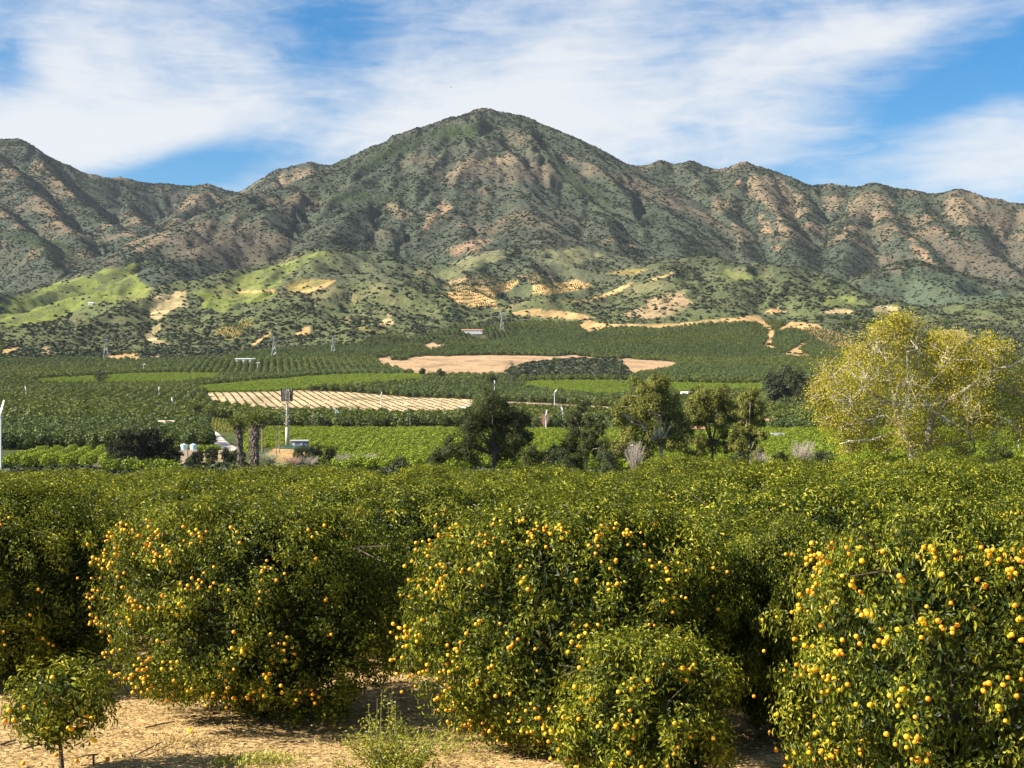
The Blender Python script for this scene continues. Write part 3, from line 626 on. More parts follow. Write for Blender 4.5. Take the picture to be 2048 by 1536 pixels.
# roads and clearings are kept free of trees, in ground positions
HOUSES = [((px - 1024) / F * y, y, w) for px, y, w in ((491, 2080, 16), (944, 2560, 22), (1376, 1330, 9))]
def orchard_far():
    px_, py_, sc_, pk_ = [], [], [], []
    X, Y, r = grid_pts(-1250, 1250, 970, 2750, 4.8, 8.8, math.radians(99), .45, 501)
    X2, Y2, r2 = grid_pts(-1250, 1250, 970, 2750, 5.4, 8.4, math.radians(24), .5, 502)
    par = (np.floor(Y / 330 + .35 * np.sin(X / 210)) + np.floor(X / 420)).astype(int) % 2
    par2 = (np.floor(Y2 / 330 + .35 * np.sin(X2 / 210)) + np.floor(X2 / 420)).astype(int) % 2
    X = np.r_[X[par == 0], X2[par2 == 1]]; Y = np.r_[Y[par == 0], Y2[par2 == 1]]
    k = np.abs(X) < .43 * Y; X, Y = X[k], Y[k]
    c, i, j = code_at(X, Y)
    P, R = pix(X, Y)
    edge = fbm(X / 120, Y / 120, 3, 77)
    keep = (c == 0) & (HILL[i, j] < .5) & VISg[i, j]
    keep &= r.random(len(X)) < .96
    for hx_, hy_, hw_ in HOUSES: keep &= ~((np.abs(X - hx_) < hw_) & (Y > hy_ - 42) & (Y < hy_ + 12))
    keep &= ~((P > 415) & (P < 480) & (R > 838))
    for nm, y0, y1, poly in COVER:
        if nm in ('field', 'tilled', 'newgreen', 'dirt'):
            for hh in (2.2, 4.6): keep &= ~(pip(P, R - hh * F / Y, poly) & (Y > y0) & (Y < y1))
    X, Y, i, j = X[keep], Y[keep], i[keep], j[keep]; n = len(X)
    z = gz(X, Y); tall = .8 + .45 * fbm(X / 160, Y / 160, 2, 33)
    s = np.interp(Y, [950, 1150, 1500, 2400], [8.2, 7.4, 6.2, 5.6]) * tall * (.85 + .3 * r.random(n))
    sc = np.stack([s * .98, s * .98, s * .92], 1)
    mixv = fbm(X / 260, Y / 190, 3, 55) + np.interp(Y, [1000, 1500, 2300], [.10, 0, -.10]); pkv = np.where(mixv + .05 * r.normal(size=n) > .52, 4, 0) + r.integers(0, 4, n)
    print('orchard', n)
    gn_scatter('avocado_orchard', np.stack([X, Y, z], 1), sc, np.stack([0 * X, 0 * X, r.random(n) * 6.28], 1), pkv, AVO + AVY, label='dark green avocado orchards filling the far valley floor', cat='orchard')
    # young bright citrus blocks
    X, Y, r = grid_pts(-1000, 1000, 1250, 2250, 2.6, 4.6, math.radians(12), .3, 511)
    c, i, j = code_at(X, Y); k = (NAMES[c] == 'newgreen') & VISg[i, j]; X, Y = X[k], Y[k]; n = len(X); s = 2.9 * (.8 + .4 * r.random(n))
    gn_scatter('young_citrus_blocks', np.stack([X, Y, gz(X, Y)], 1), np.stack([s * 1.1, s * 1.1, s * .8], 1), np.stack([0 * X, 0 * X, r.random(n) * 6.28], 1), r.integers(0, 3, n), [t.copy() for t in CIT], label='bright green young citrus blocks across the valley', cat='orchard')
    # seedling rows on the tilled field
    X, Y, r = grid_pts(-450, 100, 1050, 1620, 1.5, 7.2, math.radians(103.5), .12, 521)
    c, i, j = code_at(X, Y); k = (NAMES[c] == 'tilled') & (r.random(len(X)) < .9) & (fbm(X / 9, Y / 9, 2, 7) > .30); X, Y = X[k], Y[k]; n = len(X); s = (1.5 - .5 * sstep(-330, -40, X)) * (.7 + .5 * r.random(n))
    gn_scatter('seedling_rows', np.stack([X, Y, gz(X, Y)], 1), np.stack([s, s, s * .55], 1), np.stack([0 * X, 0 * X, r.random(n) * 6.28], 1), r.integers(0, 4, n), [t.copy() for t in AVO], label='thin dark rows of seedlings ruled across the pale tilled field', cat='seedlings')
    # terraced young trees on the hillside cuts
    X, Y, r = grid_pts(-800, 900, 2250, 3600, 4.2, 9.5, math.radians(4), .5, 531)
    c, i, j = code_at(X, Y); nm = NAMES[c]; P, R = pix(X, Y)
    k = (np.isin(nm, ['soil', 'soilp']) & (((P > 870) & (P < 1200) & (R < 618)) | ((P > 1605) & (P < 1720) & (R > 655)) | ((P > 195) & (P < 290) & (R > 700)))) | ((nm == 'ochre') & (P > 420) & (P < 510))
    k &= VISg[i, j]; X, Y = X[k], Y[k]; n = len(X); s = 3.0 * (.7 + .5 * r.random(n))
    gn_scatter('terrace_saplings', np.stack([X, Y, gz(X, Y)], 1), np.stack([s, s, s * .9], 1), np.stack([0 * X, 0 * X, r.random(n) * 6.28], 1), r.integers(0, 4, n), [t.copy() for t in AVO], label='small dark saplings dotted in lines over the tan hillside terraces', cat='saplings')
    # brush patch and hedgerow oaks beside the bare field
    X, Y, r = grid_pts(-150, 450, 1650, 2250, 6.0, 6.0, .3, 2.0, 541)
    c, i, j = code_at(X, Y); k = (NAMES[c] == 'brushy'); X, Y = X[k], Y[k]; n = len(X); s = 3.5 + 6 * r.random(n) ** 2
    gn_scatter('field_brush', np.stack([X, Y, gz(X, Y)], 1), np.stack([s, s, s * .8], 1), np.stack([0 * X, 0 * X, r.random(n) * 6.28], 1), r.integers(0, 5, n), [t.copy() for t in SHR], label='grey green brush bordering the bare brown field', cat='shrubs')
orchard_far()
# ------------------------------------------------------------------ the near orchard
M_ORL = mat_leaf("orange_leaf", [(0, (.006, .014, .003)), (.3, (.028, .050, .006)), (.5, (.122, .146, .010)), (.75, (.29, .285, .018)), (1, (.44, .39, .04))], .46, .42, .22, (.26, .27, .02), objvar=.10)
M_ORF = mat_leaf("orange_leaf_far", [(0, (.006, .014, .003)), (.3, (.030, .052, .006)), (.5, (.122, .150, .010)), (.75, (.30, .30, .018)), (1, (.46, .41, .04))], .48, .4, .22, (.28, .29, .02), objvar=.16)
M_SAP = mat_leaf("yellow_green_leaf", [(0, (.07, .10, .01)), (.5, (.22, .235, .022)), (1, (.42, .38, .04))], .4, .5, .25, (.35, .33, .04), objvar=.1)
M_BARK = mat_plain("bark_brown", (.10, .075, .05), .9, .4, 9.0)
M_TWIG = mat_plain("dry_twig", (.26, .20, .14), .9, .3, 9.0)
def mat_orange():
    m, nt, N, L, b = mat_new("orange_peel")
    oi = N.new('ShaderNodeObjectInfo'); r = N.new('ShaderNodeValToRGB'); r.color_ramp.elements[0].color = (.80, .27, .006, 1); r.color_ramp.elements[1].color = (.90, .50, .016, 1)
    L.new(oi.outputs['Random'], r.inputs[0]); L.new(r.outputs[0], b.inputs['Base Color']); b.inputs['Roughness'].default_value = .42; b.inputs['Specular IOR Level'].default_value = .4
    nz = N.new('ShaderNodeTexNoise'); nz.inputs['Scale'].default_value = 160; bp = N.new('ShaderNodeBump'); bp.inputs['Strength'].default_value = .25; bp.inputs['Distance'].default_value = .002
    L.new(nz.outputs['Fac'], bp.inputs['Height']); L.new(bp.outputs[0], b.inputs['Normal']); return m
M_ORANGE = mat_orange()
def orange_mesh():
    nu, nv = 10, 6; V = [(0, 0, .5)]; Fc = []
    for j in range(1, nv):
        t = math.pi * j / nv
        for i in range(nu): V.append((.5 * math.sin(t) * math.cos(2 * math.pi * i / nu), .5 * math.sin(t) * math.sin(2 * math.pi * i / nu), .47 * math.cos(t)))
    V.append((0, 0, -.45)); V[0] = (0, 0, .44)
    for i in range(nu):
        Fc.append((0, 1 + i, 1 + (i + 1) % nu)); Fc.append((len(V) - 1, 1 + (nv - 2) * nu + (i + 1) % nu, 1 + (nv - 2) * nu + i))
        for j in range(nv - 2): a = 1 + j * nu; Fc.append((a + i, a + nu + i, a + nu + (i + 1) % nu, a + (i + 1) % nu))
    return V, Fc
OV, OF = orange_mesh()
_o = mesh_obj('orange', np.array(OV), OF, M_ORANGE, smooth=True, link=False); ORANGE = _o.data
def citrus_wood(seed, h, a, spread=1.0):
    r = random.Random(seed); mb = MB(); zt = h * .28
    mb.tube([(0, 0, -.08), (.02, .01, zt * .5), (.03, -.02, zt)], [.13, .105, .10], 8)
    for k in range(7):
        an = k * 2.4 + r.random() * .6; L = a * (.55 + .25 * r.random()); zz = h * (.55 + .35 * r.random())
        p = [(.03, -.02, zt * (.8 + .2 * r.random())), (L * .4 * math.cos(an), L * .4 * math.sin(an), zt + (zz - zt) * .5), (L * math.cos(an), L * math.sin(an), zz)]
        mb.tube(p, [.06, .04, .018], 6)
        for q in range(4):
            an2 = an + r.uniform(-1, 1); s = p[1] if q < 2 else p[2]; e = (s[0] + .7 * math.cos(an2) * spread, s[1] + .7 * math.sin(an2) * spread, s[2] + r.uniform(-.2, .6))
            mb.tube([s, e], [.018, .006], 4)
    return mb
# crown variants: half widths 1, scaled per tree
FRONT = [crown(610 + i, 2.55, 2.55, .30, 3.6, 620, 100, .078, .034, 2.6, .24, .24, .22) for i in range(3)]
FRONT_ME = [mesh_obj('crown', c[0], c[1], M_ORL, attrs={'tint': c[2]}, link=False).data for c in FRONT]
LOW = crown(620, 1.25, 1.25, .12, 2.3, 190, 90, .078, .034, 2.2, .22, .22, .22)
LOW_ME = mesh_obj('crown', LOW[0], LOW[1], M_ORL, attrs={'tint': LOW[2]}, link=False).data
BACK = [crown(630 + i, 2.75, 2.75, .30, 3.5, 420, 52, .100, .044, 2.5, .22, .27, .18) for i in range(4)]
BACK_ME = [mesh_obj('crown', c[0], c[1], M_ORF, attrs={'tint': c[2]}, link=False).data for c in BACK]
WOOD_ME = [citrus_wood(640 + i, 3.5, 2.5).build('trunk', M_BARK).data for i in range(3)]
for o in [o for o in COL.objects if o.name.startswith('trunk')]: bpy.data.objects.remove(o)
def part(name, me, parent, loc=(0, 0, 0), scale=(1, 1, 1), rot=(0, 0, 0)):
    o = bpy.data.objects.new(name, me); COL.objects.link(o); o.parent = parent; o.location = loc; o.scale = scale; o.rotation_euler = rot; return o
def fruit_on(tree, shape, w, hs, n, seed, facing=None, size=(.046, .068), cluster=.20, zlo=.12, zhi=.88, extra=0):
    """oranges hanging at the surface of a crown, in loose bunches, mostly on the sides one sees"""
    r = np.random.default_rng(seed); d, R, zc = shape; rz = tree.rotation_euler.z; got = []
    base = None; n = n + extra
    for _ in range(40 * n):
        if len(got) >= n: break
        if base is not None and r.random() < cluster:
            p = base + r.normal(size=3) * np.array([.13, .13, .11])
        else:
            k = r.integers(0, len(d)); dw = np.array([math.cos(rz) * d[k, 0] - math.sin(rz) * d[k, 1], math.sin(rz) * d[k, 0] + math.cos(rz) * d[k, 1], d[k, 2]])
            if facing is not None and dw @ np.array(facing) < r.uniform(.05, .7): continue
            p = d[k] * R[k] * r.uniform(1.0, 1.10) + np.array([0, 0, zc]); base = p
        zz = p[2] / (2 * zc)
        if zz < zlo or zz > zhi or p[2] * hs < .08: continue
        if any(np.sum((p - q) ** 2) < .0072 for q in got[-30:]): continue
        got.append(p)
    if extra:      # past the limit for single fruits: the rest as one part
        V = []; Fc = []; k = 0
        for p in got[n - extra:]:
            s = r.uniform(*size) * .9; b0 = len(V); V += [(p[0] * w + q[0] * s, p[1] * w + q[1] * s, p[2] * hs + q[2] * s) for q in OV]; Fc += [tuple(i + b0 for i in f) for f in OF]
        if V: tag(mesh_obj('fruit', np.array(V), Fc, M_ORANGE, tree, smooth=True), kind='stuff')
        got = got[:n - extra]
    for p in got:
        s = r.uniform(*size); part('orange', ORANGE, tree, (p[0] * w, p[1] * w, p[2] * hs), (s, s, s), (0, 0, r.random() * 6))
def orange_tree(x, y, w, h, var, rz, near, label, group=None, fruit=0, seed=1, facing=(-.45, -.89, 0), **kw):
    """w: half width in metres, h: height"""
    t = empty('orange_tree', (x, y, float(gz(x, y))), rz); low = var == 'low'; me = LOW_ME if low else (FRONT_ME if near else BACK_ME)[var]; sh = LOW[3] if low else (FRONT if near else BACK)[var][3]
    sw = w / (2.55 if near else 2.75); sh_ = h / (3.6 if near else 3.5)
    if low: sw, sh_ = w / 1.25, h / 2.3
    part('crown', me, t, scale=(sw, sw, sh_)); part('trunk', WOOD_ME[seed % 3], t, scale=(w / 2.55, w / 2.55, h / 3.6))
    tag(t, label, 'orange tree', group)
    if fruit: fruit_on(t, sh, sw, sh_, fruit, seed, facing, **kw)
    return t
GF = 'orange trees along the front row of the near orchard'
orange_tree(-14.6, 31.6, 2.6, 3.5, 0, .5, True, 'orange tree next in line left of the shadowy one, beyond the picture edge', GF, 0, 11)
T1 = orange_tree(-9.9, 29.0, 2.4, 3.65, 1, 2.0, True, 'shadowy orange tree with few fruits standing behind the small sapling tree', GF, 70, 12, cluster=.35)
T2 = orange_tree(-4.38, 25.6, 2.38, 3.55, 0, 4.1, True, 'wide orange tree left of centre, fruit heavy on its left flank', GF, 298, 13, facing=(-.6, -.8, 0), zlo=.08, extra=130)
T3 = orange_tree(1.02, 23.2, 2.42, 3.75, 2, .9, True, 'tall orange tree in the middle of the front row', GF, 298, 14, facing=(-.4, -.9, 0), zlo=.06, extra=130)
T4 = orange_tree(5.45, 17.9, 2.02, 3.85, 1, 5.3, True, 'nearest orange tree at lower right, crowded with golden fruit', GF, 299, 15, facing=(-.5, -.87, 0), zlo=.05, extra=200)
T5 = orange_tree(1.72, 18.9, 1.08, 2.3, 'low', 1.2, True, 'low bushy orange tree crowding in front of the tall middle one', GF, 75, 16, facing=(-.4, -.9, 0), zlo=.05)
orange_tree(4.5, 23.6, 1.5, 3.3, 1, 3.3, True, 'added orange tree that darkens the gap beside the nearest tree', GF, 12, 18)  # extra tree added to fill the gap so it turns dark
A = np.array([5.15, -2.75]); B = np.array([2.95, 5.35]); O = np.array([-4.28, 25.6])
def back_rows():
    r = random.Random(9); n = 0
    for j in range(1, 11):
        for i in range(-9, 12):
            p = O + A * (i + r.uniform(-.07, .07)) + B * (j + r.uniform(-.06, .06))
            x, y = float(p[0]), float(p[1])
            if abs(x) > .39 * y + 3.5 or y < 19 or y > 77 - .06 * x or (y < 26 and x > 4): continue
            h = 3.4 + r.uniform(-.2, .2) + (.2 if x > 6 else 0) - max(0, y - 40) / 35 * (.55 - .30 * max(-1, min(1, x / (.3 * y))))
            second = j == 1 and y < 36
            if second: lab = 'leafy orange tree in the second row, just behind the front row'; grp = 'orange trees of the second row'
            else: lab = 'orange tree in the packed dark green canopy behind the second row'; grp = 'orange trees of the rear rows'
            near = second or y < 33
            orange_tree(x, y, 2.95 if not near else 2.8, h, r.randrange(3) if near else r.randrange(4), r.random() * 6.28, near, lab, grp, 34 if second else (16 if y < 42 else (5 if y < 56 else 0)), 100 + n, (-.3, -.75, .55), zlo=.45, cluster=.4)
            n += 1
    print('rows', n)
back_rows()

# young standard tree at lower left
def sapling_tree():
    t = empty('young_orange_tree', (-6.5, 21.5, 0), .4); tag(t, 'small young orange tree on a thin bare trunk at lower left', 'orange tree', None)
    c = crown(701, .72, .66, .52, 1.50, 62, 50, .095, .040, 2.1, .35, .22, .10, .35, .12)
    part('crown', mesh_obj('crown', c[0], c[1], M_ORL, attrs={'tint': np.clip(c[2] + .06, 0, 1)}, link=False).data, t)
    mb = MB(); mb.tube([(0, 0, -.05), (-.02, 0, .25), (-.045, .01, .62)], [.038, .032, .028], 8)
    for k in range(6):
        an = k * 1.1; mb.tube([(-.045, .01, .55 + .02 * k), (.28 * math.cos(an), .28 * math.sin(an), .85), (.5 * math.cos(an), .5 * math.sin(an), 1.0 + .05 * k)], [.016, .010, .004], 5)
    mb.build('trunk', M_BARK, t)
    r = random.Random(4)
    for (px, row) in ((18, 1420), (28, 1440), (95, 1462), (85, 1460), (143, 1458), (137, 1456), (160, 1450), (94, 1402), (90, 1408), (183, 1437), (176, 1432), (105, 1355), (190, 1482), (185, 1478), (10, 1442), (166, 1420), (48, 1415)):
        y = 21.5 - .45 + .2 * r.random(); p = px2(px, row, y); s = .075
        part('orange', ORANGE, t, Vector((float(p[0]) + 6.5, y - 21.5, float(p[2]))) @ __import__('mathutils').Matrix.Rotation(.4, 3, 'Z'), (s, s, s))
sapling_tree()

# ragged citrus sucker shrub at the bottom centre
def sucker_shrub():
    t = empty('citrus_shrub', (-1.66, 20.9, 0)); tag(t, 'ragged yellow green citrus shrub with long upright shoots at bottom centre', 'shrub')
    r = np.random.default_rng(77); st = MB(); P = []; Dn = []
    for k in range(64):
        an = r.random() * 6.28; tall = k < 9; L = r.uniform(.9, 1.38) if tall else r.uniform(.35, .85); sp = r.uniform(.05, .35) if tall else r.uniform(.3, .95)
        p0 = np.array([r.normal() * .16, r.normal() * .14, 0]); p1 = p0 + np.array([sp * .55 * math.cos(an), sp * .5 * math.sin(an), L * .6]); p2 = p1 + np.array([sp * .35 * math.cos(an), sp * .35 * math.sin(an), L * .4])
        st.tube([p0, p1, p2], [.010, .006, .003], 5)
        for q in range(20 if tall else 42):
            u = r.uniform(.25 if not tall else .35, 1.0); p = p0 + (p1 - p0) * min(u / .6, 1) + (p2 - p1) * max(0, (u - .6) / .4)
            P.append(p + r.normal(size=3) * (.02 if tall else .05)); Dn.append(r.normal(size=3) + np.array([math.cos(an), math.sin(an), .5]))
    P = np.array(P); n = len(P); Ax = np.array(Dn); Nr = r.normal(size=(n, 3)) * .6 + np.array([-.3, -.2, .8]); Nr /= np.linalg.norm(Nr, axis=1, keepdims=True)
    V, Fq = leaves_mesh(P, Nr, Ax, .045 + .04 * r.random(n), .022 + .015 * r.random(n))
    V[:, 2] = np.maximum(V[:, 2], .012)
    mesh_obj('foliage', V, Fq, M_SAP, t, attrs={'tint': np.repeat(np.clip(.5 + .2 * r.normal(size=n), 0, 1), 4)})
    st.build('stems', M_SAP and mat_plain('green_stem', (.22, .21, .07), .7, .2), t)
sucker_shrub()
def low_weed(px, row, w, h, n, seed, label, mat, name='weed_patch', cat='weeds'):
    g = px2(px, row, CAMZ * F / (row - HOR)); r = np.random.default_rng(seed); st = []
    P = np.c_[r.normal(size=n) * w * .4, r.normal(size=n) * w * .28, r.random(n) * h * .8]; P[:, 2] *= np.exp(-(P[:, 0] ** 2 + P[:, 1] ** 2) / (w * w))
    Nr = r.normal(size=(n, 3)) * .5 + np.array([-.3, -.5, .5]); Nr /= np.linalg.norm(Nr, axis=1, keepdims=True); Ax = r.normal(size=(n, 3)) * .5 + np.array([0, 0, 1.])
    V, Fq = leaves_mesh(P, Nr, Ax, .06 + .06 * r.random(n), .012 + .012 * r.random(n)); V[:, 2] = np.maximum(V[:, 2], .01)
    o = mesh_obj(name, V, Fq, mat, attrs={'tint': np.repeat(np.clip(.5 + .2 * r.normal(size=n), 0, 1), 4)}, loc=(float(g[0]), float(g[1]), 0)); tag(o, label, cat); return o
M_STRAW = mat_leaf("straw", [(0, (.26, .17, .07)), (.5, (.45, .31, .13)), (1, (.62, .47, .22))], .8, .2, .15, (.5, .38, .15), objvar=0)
low_weed(520, 1528, .8, .16, 420, 81, 'low tuft of green weeds on the litter below the wide orange tree', M_SAP)
low_weed(455, 1530, .4, .10, 130, 82, 'tiny green weed tuft left of the larger tuft', M_SAP)
low_weed(362, 1490, .7, .22, 300, 83, 'tuft of dry straw coloured grass on the sunny litter', M_STRAW, 'dry_grass_tuft', 'grass')
low_weed(135, 1478, .5, .14, 160, 84, 'pale weed tuft just behind the young tree trunk', M_SAP)
low_weed(870, 1500, 1.6, .28, 800, 85, 'yellow green weeds spreading right of the ragged citrus shrub', M_SAP)

# orchard floor: a sheet with slight relief, strewn with litter
def orchard_floor():
    nx, ny = 150, 120; xs = np.linspace(-95, 95, nx); ys = np.r_[np.linspace(-45, 15, 12, endpoint=False), np.linspace(15, 36, 70, endpoint=False), np.linspace(36, 101, 38)]
    xs = np.sign(xs) * (np.abs(xs) / 95) ** 1.6 * 95
    X, Y = np.meshgrid(xs, ys); Z = (fbm(X / 1.6, Y / 1.6, 4, 5) - .5) * .09; Z[Y > 80] -= .0
    V = np.stack([X, Y, Z], -1).reshape(-1, 3); a = (np.arange(len(ys) - 1)[:, None] * nx + np.arange(nx - 1)[None, :]).ravel(); Fq = np.stack([a, a + 1, a + nx + 1, a + nx], 1)
    m, nt, N, L, b = mat_new("leaf_litter_soil"); tc = N.new('ShaderNodeTexCoord')
    vo = N.new('ShaderNodeTexVoronoi'); vo.inputs['Scale'].default_value = 17; mp = N.new('ShaderNodeMapping'); mp.inputs['Scale'].default_value = (1, 1.9, 1); mp.inputs['Rotation'].default_value = (0, 0, .5)
    nz0 = N.new('ShaderNodeTexNoise'); nz0.inputs['Scale'].default_value = 6; ad = N.new('ShaderNodeMixRGB'); ad.inputs[0].default_value = .35; L.new(tc.outputs['Object'], ad.inputs[1]); L.new(nz0.outputs['Color'], ad.inputs[2]); L.new(tc.outputs['Object'], nz0.inputs['Vector'])
    L.new(ad.outputs[0], mp.inputs[0]); L.new(mp.outputs[0], vo.inputs['Vector'])
    rp = N.new('ShaderNodeValToRGB'); cr = rp.color_ramp; cr.elements[0].position = 0; cr.elements[0].color = (.13, .075, .035, 1); cr.elements[1].position = 1; cr.elements[1].color = (.62, .43, .19, 1)
    e = cr.elements.new(.35); e.color = (.34, .22, .085, 1); e = cr.elements.new(.7); e.color = (.50, .34, .14, 1)
    sx = N.new('ShaderNodeSeparateXYZ'); L.new(vo.outputs['Color'], sx.inputs[0]); L.new(sx.outputs[0], rp.inputs[0])
    n2 = N.new('ShaderNodeTexNoise'); n2.inputs['Scale'].default_value = .8; n2.inputs['Detail'].default_value = 5; L.new(tc.outputs['Object'], n2.inputs['Vector'])
    mr = N.new('ShaderNodeMapRange'); mr.inputs['To Min'].default_value = .75; mr.inputs['To Max'].default_value = 1.25; L.new(n2.outputs['Fac'], mr.inputs[0])
    sc = N.new('ShaderNodeVectorMath'); sc.operation = 'SCALE'; L.new(rp.outputs[0], sc.inputs[0]); L.new(mr.outputs[0], sc.inputs['Scale']); L.new(sc.outputs[0], b.inputs['Base Color'])
    b.inputs['Roughness'].default_value = .95; b.inputs['Specular IOR Level'].default_value = .15
    bp = N.new('ShaderNodeBump'); bp.inputs['Strength'].default_value = 1.0; bp.inputs['Distance'].default_value = .05; L.new(sx.outputs[1], bp.inputs['Height']); L.new(bp.outputs[0], b.inputs['Normal'])
    tag(mesh_obj('orchard_floor', V, Fq, m, smooth=True), kind='structure')
    r = np.random.default_rng(90); n = 26000; y = 17.5 + 14 * r.random(n) ** 1.3; x = (r.random(n) * 2 - 1) * .38 * y
    P = np.c_[x, y, .02 + .03 * r.random(n)]; Nr = r.normal(size=(n, 3)) * .45 + np.array([0, 0, 1.]); Nr /= np.linalg.norm(Nr, axis=1, keepdims=True)
    V, Fq = leaves_mesh(P, Nr, r.normal(size=(n, 3)), .05 + .07 * r.random(n), .015 + .025 * r.random(n), .2); V[:, 2] = np.maximum(V[:, 2], .008)
    tag(mesh_obj('leaf_litter', V, Fq, M_STRAW, attrs={'tint': np.repeat(np.clip(r.normal(size=n) * .3 + .45, 0, 1), 4)}), 'dry tan leaf litter strewn over the orchard floor', 'leaf litter', kind='stuff')
orchard_floor()
def on_floor(px, row): g = px2(px, row, CAMZ * F / (row - HOR)); return float(g[0]), float(g[1])
for (p0, p1, rad, lab) in (((0, 1494), (32, 1487), .018, 'short dark stick lying at the left picture edge'), ((45, 1502), (82, 1496), .016, 'thin dark stick left of the young tree trunk'), ((278, 1511), (326, 1491), .013, 'bent grey stick poking up from the sunny litter'), ((290, 1459), (350, 1450), .014, 'long thin stick in front of the wide orange tree shadow')):
    a = on_floor(*p0); b = on_floor(*p1); st = MB(); mid = ((a[0] + b[0]) / 2 - a[0], (a[1] + b[1]) / 2 - a[1] + .04, .045)
    st.tube([(0, 0, .03), mid, (b[0] - a[0], b[1] - a[1], .06)], [rad, rad, rad * .6], 6); tag(st.build('fallen_stick', M_BARK, loc=(a[0], a[1], 0)), lab, 'stick', 'sticks on the orchard floor')
for (px, row, lab) in ((46, 1533, 'fallen orange at the bottom left corner'), (112, 1516, 'fallen orange just left of the young tree trunk'), (153, 1528, 'fallen orange right of the young tree trunk'), (378, 1466, 'fallen orange on the litter at the wide tree skirt'), (383, 1468, 'second fallen orange touching the one at the wide tree skirt'), (215, 1524, 'fallen orange beside the low irrigation riser')):
    x, y = on_floor(px, row); o = bpy.data.objects.new('fallen_orange', ORANGE); COL.objects.link(o); o.location = (x, y, .045); o.scale = (.075,) * 3; tag(o, lab, 'orange', 'oranges fallen on the floor')
x, y = on_floor(187, 1531); ir = empty('irrigation_riser', (x, y, 0)); tag(ir, 'short dark irrigation riser with a side arm beside the young tree', 'irrigation pipe')
MB().tube([(0, 0, -.02), (0, 0, .17)], .016, 8).build('pipe', M_BARK, ir); MB().tube([(.07, 0, .165), (-.1, .0, .15), (-.27, .02, .10)], [.014, .012, .010], 6).build('arm', M_BARK, ir)
